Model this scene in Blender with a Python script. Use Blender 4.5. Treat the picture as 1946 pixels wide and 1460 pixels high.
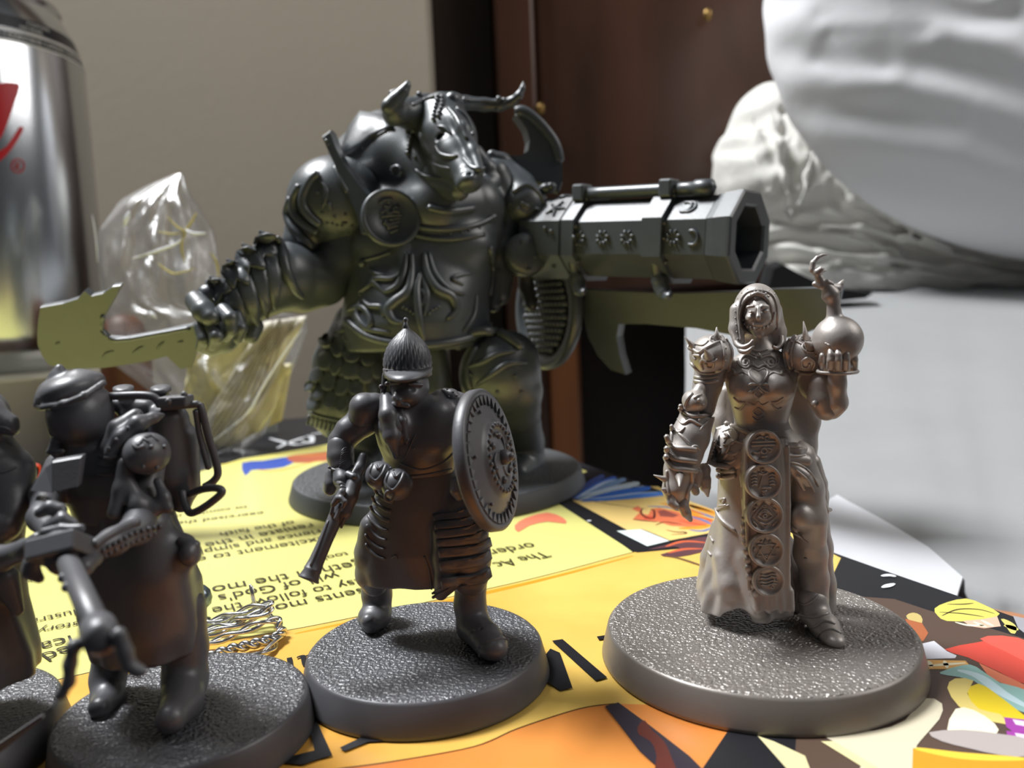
import bpy, bmesh, math, random
import numpy as np
from mathutils import Vector, Matrix
from mathutils.bvhtree import BVHTree
from mathutils.geometry import tessellate_polygon
for o in list(bpy.data.objects): bpy.data.objects.remove(o, do_unlink=True)
SC = bpy.context.scene
COL = SC.collection
MM = 0.001
# ------------------------------------------------------------------ camera
F_PX, PITCH, ROLL, CAM_H = 1514.6, .1077, -.0419, 37.87     # all lengths below are millimetres, book top = 0
CX, CY = 973.0, 730.0
_cp, _sp = math.cos(PITCH), math.sin(PITCH)
FW = np.array([0, _cp, -_sp]); _rt = np.array([1.0, 0, 0]); _up = np.array([0, _sp, _cp])
RT = math.cos(ROLL)*_rt + math.sin(ROLL)*_up
UP = -math.sin(ROLL)*_rt + math.cos(ROLL)*_up
cd = bpy.data.cameras.new('camera'); cam = bpy.data.objects.new('camera', cd); COL.objects.link(cam)
cd.sensor_fit = 'HORIZONTAL'; cd.sensor_width = 36.0; cd.lens = 36.0*F_PX/1946
cd.clip_start = 0.005; cd.clip_end = 20
cam.matrix_world = Matrix(((RT[0], UP[0], -FW[0], 0), (RT[1], UP[1], -FW[1], 0), (RT[2], UP[2], -FW[2], CAM_H*MM), (0, 0, 0, 1)))
cd.dof.use_dof = True; cd.dof.focus_distance = 0.086; cd.dof.aperture_fstop = 36
SC.camera = cam
# ------------------------------------------------------------------ light and exposure
SC.view_settings.view_transform = 'Standard'; SC.view_settings.look = 'None'
SC.view_settings.exposure = 0.0; SC.view_settings.gamma = 1.0; SC.view_settings.use_curve_mapping = False
w = bpy.data.worlds.new('room_light'); SC.world = w; w.use_nodes = True
w.node_tree.nodes['Background'].inputs[0].default_value = (0.88, 0.93, 1.0, 1)
w.node_tree.nodes['Background'].inputs[1].default_value = 0.055
def area(name, loc, target, size, power, col=(1, 1, 1), sy=None):
    l = bpy.data.lights.new(name, 'AREA'); l.energy = power; l.color = col
    l.shape = 'RECTANGLE'; l.size = size; l.size_y = sy or size
    o = bpy.data.objects.new(name, l); COL.objects.link(o); o.location = loc
    o.rotation_euler = (Vector(target)-Vector(loc)).to_track_quat('-Z', 'Y').to_euler()
    return o
area('window_light', (-0.46, 0.31, 0.92), (0.0, 0.14, 0.0), 0.28, 23.5, (0.96, 0.98, 1.0))
area('bed_fill', (0.78, 0.06, 0.62), (0.26, 0.34, 0.08), 0.5, 3.4, (1.0, 0.97, 0.94))  # added fill without a visible source, brightens pillow and duvet
# ------------------------------------------------------------------ pixel helpers: a sight line cut with a plane of the place
def ray(x, y): return FW + (x-CX)/F_PX*RT - (y-CY)/F_PX*UP
def G(x, y, z=0.0):
    d = ray(x, y); t = (z-CAM_H)/d[2]; return np.array([d[0]*t, d[1]*t, z])
def YP(x, y, Y):
    d = ray(x, y); t = Y/d[1]; return np.array([d[0]*t, d[1]*t, d[2]*t+CAM_H])
# ------------------------------------------------------------------ materials
def mat(name, col, rough=.5, metal=0, bump=0, bscale=900, spec=.5, var=0, vscale=60, coat=0, stretch=None, detail=3):
    m = bpy.data.materials.new(name); m.use_nodes = True; nt = m.node_tree; b = nt.nodes['Principled BSDF']
    b.inputs['Base Color'].default_value = (*col, 1); b.inputs['Roughness'].default_value = rough
    b.inputs['Metallic'].default_value = metal; b.inputs['Specular IOR Level'].default_value = spec
    if coat: b.inputs['Coat Weight'].default_value = coat; b.inputs['Coat Roughness'].default_value = .25
    tc = nt.nodes.new('ShaderNodeTexCoord')
    src = tc.outputs['Object']
    if stretch:
        mp = nt.nodes.new('ShaderNodeMapping'); mp.inputs['Scale'].default_value = stretch
        nt.links.new(src, mp.inputs[0]); src = mp.outputs[0]
    if bump:
        n = nt.nodes.new('ShaderNodeTexNoise'); n.inputs['Scale'].default_value = bscale; n.inputs['Detail'].default_value = detail
        nt.links.new(src, n.inputs['Vector'])
        bp = nt.nodes.new('ShaderNodeBump'); bp.inputs['Strength'].default_value = 1; bp.inputs['Distance'].default_value = bump*MM
        nt.links.new(n.outputs['Fac'], bp.inputs['Height']); nt.links.new(bp.outputs[0], b.inputs['Normal'])
    if var:
        n = nt.nodes.new('ShaderNodeTexNoise'); n.inputs['Scale'].default_value = vscale; n.inputs['Detail'].default_value = 5
        nt.links.new(src, n.inputs['Vector'])
        r = nt.nodes.new('ShaderNodeValToRGB')
        r.color_ramp.elements[0].position = .3; r.color_ramp.elements[1].position = .7
        r.color_ramp.elements[0].color = (*[c*(1-var) for c in col], 1); r.color_ramp.elements[1].color = (*[min(1, c*(1+var)) for c in col], 1)
        nt.links.new(n.outputs['Fac'], r.inputs[0]); nt.links.new(r.outputs[0], b.inputs['Base Color'])
    return m
# ------------------------------------------------------------------ objects
def link(name, me, m=None, parent=None, smooth=True, **props):
    o = bpy.data.objects.new(name, me); COL.objects.link(o)
    if m: me.materials.append(m)
    if smooth: me.shade_smooth()
    if parent: o.parent = parent
    for k, v in props.items(): o[k] = v
    return o
def empty(name, loc, label, category, group=None):
    o = bpy.data.objects.new(name, None); COL.objects.link(o); o.empty_display_size = .005
    o.location = Vector(loc)*MM; o['label'] = label; o['category'] = category
    if group: o['group'] = group
    return o
def mesh(V, Fc, parent=None):
    """mm verts -> mesh in metres, origin of parent subtracted"""
    V = np.asarray(V, float)*MM
    if parent is not None:
        off = Vector((0, 0, 0)); p = parent
        while p is not None: off += p.location; p = p.parent
        V = V-np.array(off)
    me = bpy.data.meshes.new('m'); 
    if isinstance(Fc, np.ndarray):
        n, k = Fc.shape
        me.vertices.add(len(V)); me.vertices.foreach_set('co', V.astype(np.float32).ravel())
        me.loops.add(n*k); me.loops.foreach_set('vertex_index', Fc.astype(np.int32).ravel())
        me.polygons.add(n); me.polygons.foreach_set('loop_start', np.arange(0, n*k, k, dtype=np.int32))
        me.update(calc_edges=True); me.validate()
    else:
        me.from_pydata([tuple(v) for v in V], [], Fc); me.update()
    return me
class MB:
    def __init__(s): s.v = []; s.f = []; s.n = 0
    def add(s, V, Fc):
        V = np.asarray(V, float); s.v.append(V); s.f += [tuple(i+s.n for i in f) for f in Fc]; s.n += len(V); return s
    def build(s, name, m, parent=None, smooth=True, **props):
        if not s.v: return None
        return link(name, mesh(np.concatenate(s.v), s.f, parent), m, parent, smooth, **props)
def nrm(a):
    a = np.asarray(a, float); l = np.linalg.norm(a); return a/l if l > 1e-9 else a
def frame(d, hint=(0, 0, 1)):
    d = nrm(d); h = np.array(hint, float)
    if abs(d@nrm(h)) > .97: h = np.array([1.0, .1, 0])
    a = nrm(np.cross(h, d)); return a, np.cross(d, a), d
def tube(pts, rad, seg=8, closed=False, flat=1.0, hint=None, cap=True):
    """swept tube; rad scalar or list; flat squashes across the second axis"""
    P = np.array(pts, float); n = len(P); rad = np.ones(n)*rad if np.isscalar(rad) else np.array(rad, float)
    T = np.gradient(P, axis=0)
    if closed: T = np.roll(P, -1, 0)-np.roll(P, 1, 0)
    V = []; a, b, _ = frame(T[0], hint if hint is not None else (0, 0, 1))
    for i in range(n):
        t = nrm(T[i]); a = nrm(a-t*(a@t)); 
        if hint is not None and not np.isscalar(hint[0]): pass
        b = np.cross(t, a)
        for k in range(seg):
            w_ = 2*math.pi*k/seg; V.append(P[i]+rad[i]*(math.cos(w_)*a+math.sin(w_)*flat*b))
    Fc = []
    m = n if closed else n-1
    for i in range(m):
        j = (i+1) % n
        for k in range(seg):
            l = (k+1) % seg; Fc.append((i*seg+k, i*seg+l, j*seg+l, j*seg+k))
    if cap and not closed:
        V.append(P[0]-nrm(T[0])*rad[0]*.6); V.append(P[-1]+nrm(T[-1])*rad[-1]*.6); q = n*seg
        for k in range(seg):
            l = (k+1) % seg; Fc.append((q, l, k)); Fc.append((q+1, (n-1)*seg+k, (n-1)*seg+l))
    return V, Fc
def catmull(pts, n=6, closed=False):
    P = [np.array(p, float) for p in pts]
    if len(P) < 3 and not closed:
        return [P[0]+(P[-1]-P[0])*i/n for i in range(n+1)]
    out = []; N = len(P)
    rng = range(N if closed else N-1)
    for i in rng:
        g = (lambda j: P[j % N]) if closed else (lambda j: P[min(max(j, 0), N-1)])
        p0, p1, p2, p3 = g(i-1), g(i), g(i+1), g(i+2)
        for k in range(n):
            t = k/n; out.append(.5*((2*p1)+(-p0+p2)*t+(2*p0-5*p1+4*p2-p3)*t*t+(-p0+3*p1-3*p2+p3)*t**3))
    if not closed: out.append(P[-1])
    return out
def ball(c, r, n=8, ax=None):
    """r scalar or 3 radii; ax rotation 3x3"""
    V = []; Fc = []; r = np.ones(3)*r if np.isscalar(r) else np.array(r, float); m = n//2
    for i in range(m+1):
        th = math.pi*i/m
        for k in range(n):
            ph = 2*math.pi*k/n; q = np.array([math.sin(th)*math.cos(ph), math.sin(th)*math.sin(ph), math.cos(th)])*r
            V.append((ax@q if ax is not None else q)+np.array(c))
    for i in range(m):
        for k in range(n):
            l = (k+1) % n; Fc.append((i*n+k, (i+1)*n+k, (i+1)*n+l, i*n+l))
    return V, Fc
def cone(base, tip, r0, r1=0.02, seg=8):
    P = [np.array(base, float), np.array(base)+(np.array(tip)-base)*.5, np.array(tip, float)]
    return tube(P, [r0, (r0*.45+r1*.55), r1], seg)
def lathe(c, prof, seg=48, axis=(0, 0, 1)):
    a, b, d = frame(axis); V = []; Fc = []
    for (r, z) in prof:
        for k in range(seg):
            t = 2*math.pi*k/seg; V.append(np.array(c)+a*r*math.cos(t)+b*r*math.sin(t)+d*z)
    for i in range(len(prof)-1):
        for k in range(seg):
            l = (k+1) % seg; Fc.append((i*seg+k, i*seg+l, (i+1)*seg+l, (i+1)*seg+k))
    Fc.append(tuple(range(seg))[::-1]); Fc.append(tuple((len(prof)-1)*seg+k for k in range(seg)))
    return V, Fc
def box(c, s, ax=None, bev=.12):
    """bevelled box: c centre, s full sizes, ax rows = axes"""
    bm = bmesh.new(); bmesh.ops.create_cube(bm, size=1)
    for v in bm.verts: v.co = Vector((v.co.x*s[0], v.co.y*s[1], v.co.z*s[2]))
    if bev: bmesh.ops.bevel(bm, geom=list(bm.edges), offset=min(s)*bev, segments=2, affect='EDGES', profile=.5)
    bm.verts.index_update()
    V = np.array([v.co[:] for v in bm.verts]); Fc = [tuple(v.index for v in f.verts) for f in bm.faces]; bm.free()
    if ax is not None: V = V@np.array(ax)
    return V+np.array(c), Fc
def prism(poly, d, t, bev=0):
    """flat polygon (3-D points) thickened by t along d, centred"""
    P = np.array(poly, float); d = nrm(d); n = len(P); c = P.mean(0)
    if bev:
        Q = c+(P-c)*(1-bev)
        V = np.concatenate([Q-d*t/2, P-d*t*.25, P+d*t*.25, Q+d*t/2]); L = 4
    else: V = np.concatenate([P-d*t/2, P+d*t/2]); L = 2
    tri = tessellate_polygon([[Vector(p) for p in P]])
    Fc = [tuple(i) for i in tri]+[tuple(i+(L-1)*n for i in reversed(i_)) for i_ in tri]
    for l in range(L-1):
        for k in range(n):
            m_ = (k+1) % n; Fc.append((l*n+k, l*n+m_, (l+1)*n+m_, (l+1)*n+k))
    return V, Fc
# ------------------------------------------------------------------ distance-field sculpting (smooth unions, meshed by surface nets)
def _rc(a, b, ra, rb):
    a = np.array(a, float); b = np.array(b, float)
    def fn(X, Y, Z):
        ba = b-a; l2 = ba@ba+1e-9
        px, py, pz = X-a[0], Y-a[1], Z-a[2]
        h = np.clip((px*ba[0]+py*ba[1]+pz*ba[2])/l2, 0, 1)
        return np.sqrt((px-ba[0]*h)**2+(py-ba[1]*h)**2+(pz-ba[2]*h)**2)-(ra+(rb-ra)*h)
    r = max(ra, rb)
    return fn, np.minimum(a, b)-r, np.maximum(a, b)+r
def _ell(c, r, ax=None):
    c = np.array(c, float); r = np.array(r, float); A = np.eye(3) if ax is None else np.array(ax)
    def fn(X, Y, Z):
        q = [X-c[0], Y-c[1], Z-c[2]]
        l = [A[i, 0]*q[0]+A[i, 1]*q[1]+A[i, 2]*q[2] for i in range(3)]
        k0 = np.sqrt(sum((l[i]/r[i])**2 for i in range(3))); k1 = np.sqrt(sum((l[i]/r[i]**2)**2 for i in range(3)))+1e-6
        return k0*(k0-1)/k1
    m = r.max() if ax is not None else r
    return fn, c-m, c+m
def _box(c, s, ax=None, rd=.2):
    c = np.array(c, float); s = np.array(s, float)/2-rd; A = np.eye(3) if ax is None else np.array(ax)
    def fn(X, Y, Z):
        q = [X-c[0], Y-c[1], Z-c[2]]
        l = [np.abs(A[i, 0]*q[0]+A[i, 1]*q[1]+A[i, 2]*q[2])-s[i] for i in range(3)]
        o = np.sqrt(sum(np.maximum(t, 0)**2 for t in l)); return o+np.minimum(np.maximum(np.maximum(l[0], l[1]), l[2]), 0)-rd
    m = np.linalg.norm(s+rd)
    return fn, c-m, c+m
def _loft(rows, folds=None):
    """rows: (z, cx, cy, rx, ry) ascending or descending; folds(theta, z)->radius multiplier"""
    R_ = np.array(sorted(rows, key=lambda r: r[0]), float); z0, z1 = R_[0, 0], R_[-1, 0]
    def fn(X, Y, Z):
        zz = np.clip(Z[0, 0, :], z0, z1)
        c = [np.interp(zz, R_[:, 0], R_[:, i])[None, None, :] for i in range(1, 5)]
        dx, dy = (X-c[0])/c[2], (Y-c[1])/c[3]
        k = np.sqrt(dx*dx+dy*dy)
        if folds is not None: k = k/folds(np.arctan2(dy, dx), zz[None, None, :])
        d = (k-1)*np.minimum(c[2], c[3]); dz = np.maximum(z0-Z, Z-z1)
        return np.maximum(d, dz)
    mx = (R_[:, 3:5]*1.25).max()
    lo = np.array([(R_[:, 1]-R_[:, 3]*1.25).min(), (R_[:, 2]-R_[:, 4]*1.25).min(), z0]); hi = np.array([(R_[:, 1]+R_[:, 3]*1.25).max(), (R_[:, 2]+R_[:, 4]*1.25).max(), z1])
    return fn, lo, hi
def sculpt(prims, vox, k=.3):
    """prims: (fn, lo, hi) or ((fn, lo, hi), op, k) with op + or -"""
    L = [(p, '+', k) if callable(p[0]) else p for p in prims]
    lo = np.min([p[0][1] for p in L if p[1] == '+'], 0)-2*vox-.2; hi = np.max([p[0][2] for p in L if p[1] == '+'], 0)+2*vox+.2
    N = np.ceil((hi-lo)/vox).astype(int)+1
    D = np.full(N, 50.0, np.float32)
    ax = [lo[i]+vox*np.arange(N[i]) for i in range(3)]
    for (fn, a, b), op, kk in L:
        m = kk*1.2+3*vox
        i0 = np.clip(np.floor((a-m-lo)/vox).astype(int), 0, N-1); i1 = np.clip(np.ceil((b+m-lo)/vox).astype(int)+1, 1, N)
        if (i1 <= i0).any(): continue
        sl = tuple(slice(i0[i], i1[i]) for i in range(3))
        X, Y, Z = np.meshgrid(*[ax[i][sl[i]].astype(np.float32) for i in range(3)], indexing='ij')
        d = fn(X, Y, Z); c = D[sl]
        if op == '+':
            h = np.clip(.5+.5*(c-d)/kk, 0, 1); D[sl] = c+(d-c)*h-kk*h*(1-h)
        else:
            d = -d; h = np.clip(.5-.5*(c-d)/kk, 0, 1); D[sl] = c+(d-c)*h+kk*h*(1-h)
    # surface nets
    S = D < 0
    nx, ny, nz = N-1
    cnt = np.zeros((nx, ny, nz), np.int8)
    cor = [(i, j, k_) for i in (0, 1) for j in (0, 1) for k_ in (0, 1)]
    for (i, j, k_) in cor: cnt += S[i:i+nx, j:j+ny, k_:k_+nz]
    act = np.argwhere((cnt > 0) & (cnt < 8))
    idx = np.full((nx, ny, nz), -1, np.int32); idx[act[:, 0], act[:, 1], act[:, 2]] = np.arange(len(act))
    vals = {c: D[act[:, 0]+c[0], act[:, 1]+c[1], act[:, 2]+c[2]] for c in cor}
    acc = np.zeros((len(act), 3)); num = np.zeros(len(act))
    for c in cor:
        for a_ in range(3):
            if c[a_] == 0:
                c2 = list(c); c2[a_] = 1; c2 = tuple(c2); va, vb = vals[c], vals[c2]
                m = (va < 0) != (vb < 0); t = np.where(m, va/np.where(m, va-vb, 1), 0)
                p = np.zeros((len(act), 3)); p[:] = c; p[:, a_] += t
                acc[m] += p[m]; num[m] += 1
    V = lo+(act+acc/num[:, None])*vox
    Q = []
    for a_ in range(3):
        b_, c_ = (a_+1) % 3, (a_+2) % 3
        s0 = [slice(0, n) for n in (nx, ny, nz)]; s1 = list(s0)
        A0 = S; sh = [slice(None)]*3; sh[a_] = slice(0, -1); sh2 = [slice(None)]*3; sh2[a_] = slice(1, None)
        X0, X1 = S[tuple(sh)], S[tuple(sh2)]
        e = np.argwhere(X0 != X1); e = e[(e[:, b_] > 0) & (e[:, c_] > 0) & (e[:, b_] < N[b_]-1) & (e[:, c_] < N[c_]-1)]
        inside = X0[e[:, 0], e[:, 1], e[:, 2]]
        def I(db, dc):
            q = e.copy(); q[:, b_] += db; q[:, c_] += dc; return idx[q[:, 0], q[:, 1], q[:, 2]]
        q = np.stack([I(-1, -1), I(0, -1), I(0, 0), I(-1, 0)], 1); q[~inside] = q[~inside][:, ::-1]; Q.append(q)
    Q = np.concatenate(Q); Q = Q[(Q >= 0).all(1)]
    return V, Q
def relax(V, Q, it=2):
    for _ in range(it):
        acc = np.zeros_like(V); n = np.zeros(len(V))
        for a_, b_ in ((0, 1), (1, 2), (2, 3), (3, 0)):
            np.add.at(acc, Q[:, a_], V[Q[:, b_]]); np.add.at(acc, Q[:, b_], V[Q[:, a_]]); np.add.at(n, Q[:, a_], 1); np.add.at(n, Q[:, b_], 1)
        V = V*.4+.6*acc/np.maximum(n, 1)[:, None]
    return V
class Fig:
    """a figure whose base centre lies Y0 mm ahead; shapes are given as sight-line position + depth offset d (mm, + is away)"""
    def __init__(s, Y0, root, m): s.Y0 = Y0; s.root = root; s.m = m; s.trees = []; s.gain = 1.0
    def P(s, x, y, d=0): return YP(x, y, s.Y0+d)
    def L(s, px, d=0): return px*(s.Y0+d)/F_PX
    def C(s, *pts, k=None):
        """chain of round cones; pts (x, y, d, r_px)"""
        o = []
        for a, b in zip(pts[:-1], pts[1:]):
            q = _rc(s.P(*a[:3]), s.P(*b[:3]), s.L(a[3], a[2]), s.L(b[3], b[2])); o.append(q if k is None else (q, '+', k))
        return o
    def E(s, x, y, d, rx, ry, rd, rot=0, k=None):
        """ellipsoid, rx ry in px, rd in mm, rot degrees in the picture plane"""
        t = math.radians(rot); A = np.array([[math.cos(t), 0, -math.sin(t)], [0, 1, 0], [math.sin(t), 0, math.cos(t)]])
        q = _ell(s.P(x, y, d), (s.L(rx, d), rd, s.L(ry, d)), A); return [q if k is None else (q, '+', k)]
    def LF(s, rows, folds=None, k=None):
        """loft; rows (y, xl, xr, d, rd)"""
        R_ = []
        for (y, xl, xr, d, rd) in rows:
            a, b = s.P(xl, y, d), s.P(xr, y, d); c = (a+b)/2; R_.append((c[2], c[0], s.Y0+d, abs(b[0]-a[0])/2, rd))
        q = _loft(R_, folds); return [q if k is None else (q, '+', k)]
    def body(s, name, prims, vox=.16, k=.3, parent=None, m=None, rel=1, deco=True, disp=None, **props):
        V, Q = sculpt(prims, vox, k)
        if rel: V = relax(V, Q, rel)
        if disp is not None: V = disp(V)
        if deco: s.trees.append(BVHTree.FromPolygons([tuple(v) for v in V], [tuple(q) for q in Q.tolist()]))
        par = parent or s.root
        return link(name, mesh(V, Q, par), m or s.m, par, True, **props)
    def addtree(s, VF): s.trees.append(BVHTree.FromPolygons([tuple(v) for v in VF[0]], VF[1]))
    def hit(s, x, y, trees=None):
        d = Vector(nrm(ray(x, y))); o = Vector((0, 0, CAM_H)); best = None
        for t in (trees or s.trees):
            h = t.ray_cast(o, d)
            if h[0] is not None and (best is None or h[3] < best[3]): best = h
        if best is None: return None
        n = np.array(best[1]); 
        if n@np.array(d) > 0: n = -n
        return np.array(best[0]), n
    def on(s, pts, off=0, trees=None, jump=3.0):
        """project a picture polyline on the sculpted surface"""
        H = [s.hit(p[0], p[1], trees) for p in pts]; H = [h for h in H]
        good = [h for h in H if h is not None]
        if not good: return []
        o = []; last = None; md = np.median([h[0][1] for h in good])
        for p, h in zip(pts, H):
            if h is None or abs(h[0][1]-md) > jump: 
                q = YP(p[0], p[1], last[0][1] if last is not None else md); h = (q, last[1] if last is not None else np.array([0, -1.0, 0]))
            last = h; o.append((h[0]+h[1]*off, h[1]))
        return o
    def T(s, mb, pts, r, n=5, off=0, seg=6, closed=False, taper=False, trees=None, jump=3.0, flat=1.0):
        """raised line on the surface, r px"""
        C_ = catmull(pts, n, closed); H = s.on(C_, 0, trees, jump)
        if not H: return
        R_ = s.L(r)*s.gain; off += (s.gain-1); P_ = [h+nn*(off*R_) for h, nn in H]; rad = R_
        if taper: m_ = len(P_); rad = [R_*max(.25, math.sin(math.pi*(.12+.76*i/(m_-1)))) for i in range(m_)]
        mb.add(*tube(P_, rad, seg, closed, flat))
    def B(s, mb, x, y, r, off=.2, n=8, trees=None):
        h = s.hit(x, y, trees)
        if h is None: return
        R_ = s.L(r); mb.add(*ball(h[0]+h[1]*off*R_, R_, n))
    def beads(s, mb, pts, r, step, **kw):
        C_ = catmull(pts, 12); acc = 0; last = C_[0]; s.B(mb, *last[:2], r, **kw)
        for c in C_[1:]:
            acc += np.linalg.norm(c-last); last = c
            if acc >= step: s.B(mb, c[0], c[1], r, **kw); acc = 0
    def plate(s, mb, poly, *a_, **k_):
        try: s.plate_(mb, poly, *a_, **k_)
        except IndexError: print('plate misses', poly[0])
    def plate_(s, mb, poly, t, rings=3, smooth=0, trees=None, jump=3.0, dome=0, lift=0, tilt=0):
        """armour plate / scale raised t mm from the surface with its own edge"""
        P_ = catmull(poly, smooth, True) if smooth else [np.array(p, float) for p in poly]
        c = np.mean(P_, 0); n = len(P_); V = []; Fc = []
        H0 = s.on(P_, -.15, trees, jump)
        if not H0: return
        rad = [(1.0, -.15), (1.0, t*.6+lift), (.93, t+lift)]+[(.93*(1-i/rings), t+lift+dome*(1-(1-i/rings)**2)) for i in range(1, rings)]
        for (q, h_) in rad:
            pp = [c+(p-c)*q for p in P_]; H = s.on(pp, h_, trees, jump) or s.on(P_, h_, trees, jump); y0_, y1_ = min(p[1] for p in P_), max(p[1] for p in P_)
            V += [h[0]+(h[1]*tilt*(p[1]-y0_)/(y1_-y0_) if h_ > 0 else 0) for h, p in zip(H, pp)]
        H = s.on([c], t+lift+dome+tilt*.5, trees, 99); V.append(H[0][0] if H else np.mean(V[-n:], 0)); L_ = len(rad)
        for l in range(L_-1):
            for k in range(n):
                m_ = (k+1) % n; Fc.append((l*n+k, l*n+m_, (l+1)*n+m_, (l+1)*n+k))
        for k in range(n): Fc.append(((L_-1)*n+k, (L_-1)*n+(k+1) % n, L_*n))
        mb.add(V, Fc)
    def spike(s, mb, x, y, tx, ty, r, d=0, bd=None):
        h = s.hit(x, y); b = s.P(x, y, bd) if bd is not None or h is None else h[0]
        mb.add(*cone(b, YP(tx, ty, b[1]+d), s.L(r), s.L(max(.8, r*.12))))
def base_mats(name, col, rough, metal):
    top = [min(1, c*1.2) for c in col]
    return (mat(name+'_side', col, rough, metal, bump=.008, bscale=3000, var=.05, vscale=300), mat(name+'_top', top, rough-.05, metal, bump=.42, bscale=2700, detail=1.0, spec=1.0))
def mini_base(fig, cx, cy, rbot, rtop, hh, m):
    prof = [(rbot*.2, 0), (rbot-.25, 0), (rbot, .2), (rbot-.05, .5), (rtop+.3, hh-.35), (rtop+.05, hh-.08), (rtop-.3, hh), (rtop-.5, hh-.02), (rtop*.6, hh-.02), (rtop*.2, hh-.02)]
    mb = MB(); mb.add(*lathe((cx, cy, 0), prof, 96)); o = mb.build('base', m[0], fig.root); o.data.materials.append(m[1])
    for p in o.data.polygons:
        if p.normal.z > .97 and p.center.z > (hh-.3)*MM: p.material_index = 1
    return o
# =================================================================== SETTING
def srgb(r, g, b): return tuple((c/255/12.92 if c <= 10 else ((c/255+.055)/1.055)**2.4) for c in (r, g, b))
M_wall = mat('painted_wall', srgb(174, 163, 147), .95, bump=.05, bscale=200, var=.02, vscale=8)
M_wood = mat('varnished_wood', srgb(78, 48, 32), .38, var=.45, vscale=22, stretch=(1.0, 1.0, .25), coat=.2)
M_wood2 = mat('orange_wood', srgb(160, 100, 60), .4, var=.35, vscale=25, stretch=(1.0, 1.0, .2), coat=.2)
M_wood3 = mat('dark_wood', srgb(48, 34, 28), .45, var=.5, vscale=20, stretch=(1.0, 1.0, .25))
M_table = mat('table_wood', srgb(46, 32, 26), .4, var=.25, vscale=30, stretch=(.3, 2, 1))
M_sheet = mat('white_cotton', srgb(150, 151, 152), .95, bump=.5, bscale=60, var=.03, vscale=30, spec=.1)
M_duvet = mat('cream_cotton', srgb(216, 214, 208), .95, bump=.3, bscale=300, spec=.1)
TZ = -7.0
def boxobj(name, lo, hi, m, bev=.02, parent=None, **props):
    lo = np.array(lo, float); hi = np.array(hi, float); mb = MB(); mb.add(*box((lo+hi)/2, hi-lo, None, bev)); return mb.build(name, m, parent, False, **props)
WALL_Y = 400
CY0 = 425
def cx_(px, Y=CY0): return YP(px, 500, Y)[0]
boxobj('wall_back', (-1200, WALL_Y, -700), (cx_(834, WALL_Y), WALL_Y+160, 1500), M_wall, 0, kind='structure')
boxobj('wall_side', (cx_(834, WALL_Y), WALL_Y+120, -700), (1600, WALL_Y+160, 1500), M_wall, 0, kind='structure')
boxobj('floor', (-1200, -800, -720), (1600, WALL_Y+120, -700), M_wood3, 0, kind='structure')
# table the magazine lies on; its right edge runs along the magazine's
tb = empty('table', (-200, 100, TZ-18), 'dark brown wooden table top under the magazine and the tin', 'table')
mb = MB(); mb.add(*prism([np.array([x, y, TZ-9.0]) for x, y in ((-42, 303), (-420, 303), (-420, -70), (114, -60), (61, 78))], (0, 0, 1), 18)); mb.build('table_top', M_table, tb, False)
for (x, y) in ((-400, -40), (62, -40), (-400, 280), (-80, 270)): boxobj('leg', (x-12, y-12, -700), (x+12, y+12, TZ-18), M_wood3, .1, tb)
# dark wooden cupboard behind the table
cb = empty('cupboard', (cx_(1000), CY0, -700), 'tall dark brown varnished wooden cupboard against the grey wall', 'cupboard')
boxobj('side_panel', (cx_(834)+1, CY0+10, -700), (cx_(958), CY0+70, 620), M_wood3, .06, cb)
boxobj('stile', (cx_(958), CY0-6, -700), (cx_(1031), CY0+60, 620), M_wood, .1, cb)
boxobj('door', (cx_(1033), CY0, YP(1100, 560, CY0)[2]), (cx_(1500), CY0+18, 620), M_wood, .15, cb)
boxobj('carcass', (cx_(958), CY0+32, -700), (cx_(1560), CY0+75, 620), M_wood3, .02, cb)
boxobj('lower_post', (cx_(1031), CY0-4, -700), (cx_(1096), CY0+26, YP(1060, 560, CY0)[2]), M_wood2, .12, cb)
mbk = MB()
M_brass = mat('brass', srgb(150, 120, 70), .35, .8)
for (x, y) in ((1027, 207), (1345, 28)): mbk = MB(); mbk.add(*ball(YP(x, y, CY0-6), (2.2, 1.6, 3.2), 10)); mbk.build('catch', M_brass, cb)
# ------------------------------------------------------------------- bed
def gridobj(name, rows, m, parent=None, thick=0, **props):
    A = np.array(rows); r, c, _ = A.shape; Fc = [(i*c+j, i*c+j+1, (i+1)*c+j+1, (i+1)*c+j) for i in range(r-1) for j in range(c-1)]
    o = link(name, mesh(A.reshape(-1, 3), Fc, parent), m, parent, True, **props)
    if thick: md = o.modifiers.new('thickness', 'SOLIDIFY'); md.thickness = thick*MM; md.offset = 0
    return o
rs = np.random.RandomState(3)
def wob(u, v, seed, n=5, sc=1.0):
    r_ = np.random.RandomState(seed); s = 0
    for i in range(n):
        a, b, p = r_.uniform(-1, 1)*3*sc*(i+1)/2, r_.uniform(-1, 1)*3*sc*(i+1)/2, r_.uniform(0, 6.28); s = s+np.sin(a*u*6.28+b*v*6.28+p)/(i+1)
    return s
botp = catmull([np.array(G(x, y, TZ)) for x, y in ((1300, 925), (1560, 1010), (1840, 1131), (1946, 1160), (2200, 1225))]+[np.array([150, 62, TZ]), np.array([300, 40, TZ])], 16)
rows = []
NV = 60
TOPY = 340
for i in range(NV):
    v = i/(NV-1); row = []
    for j, b in enumerate(botp):
        u = j/(len(botp)-1); xt = 1303+u*1100
        t = YP(xt, 572-18*min(1, u*2), TOPY)
        p = b+(t-b)*v; p[2] += -6*math.sin(math.pi*v)*.6
        amp = .8*math.sin(math.pi*min(1, v*1.05))
        q = wob(u*1.2+v*.35, v*.5, 7, 6)*amp; p = p+np.array([0, -.5, .8])*q
        row.append(p)
    rows.append(row)
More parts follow.
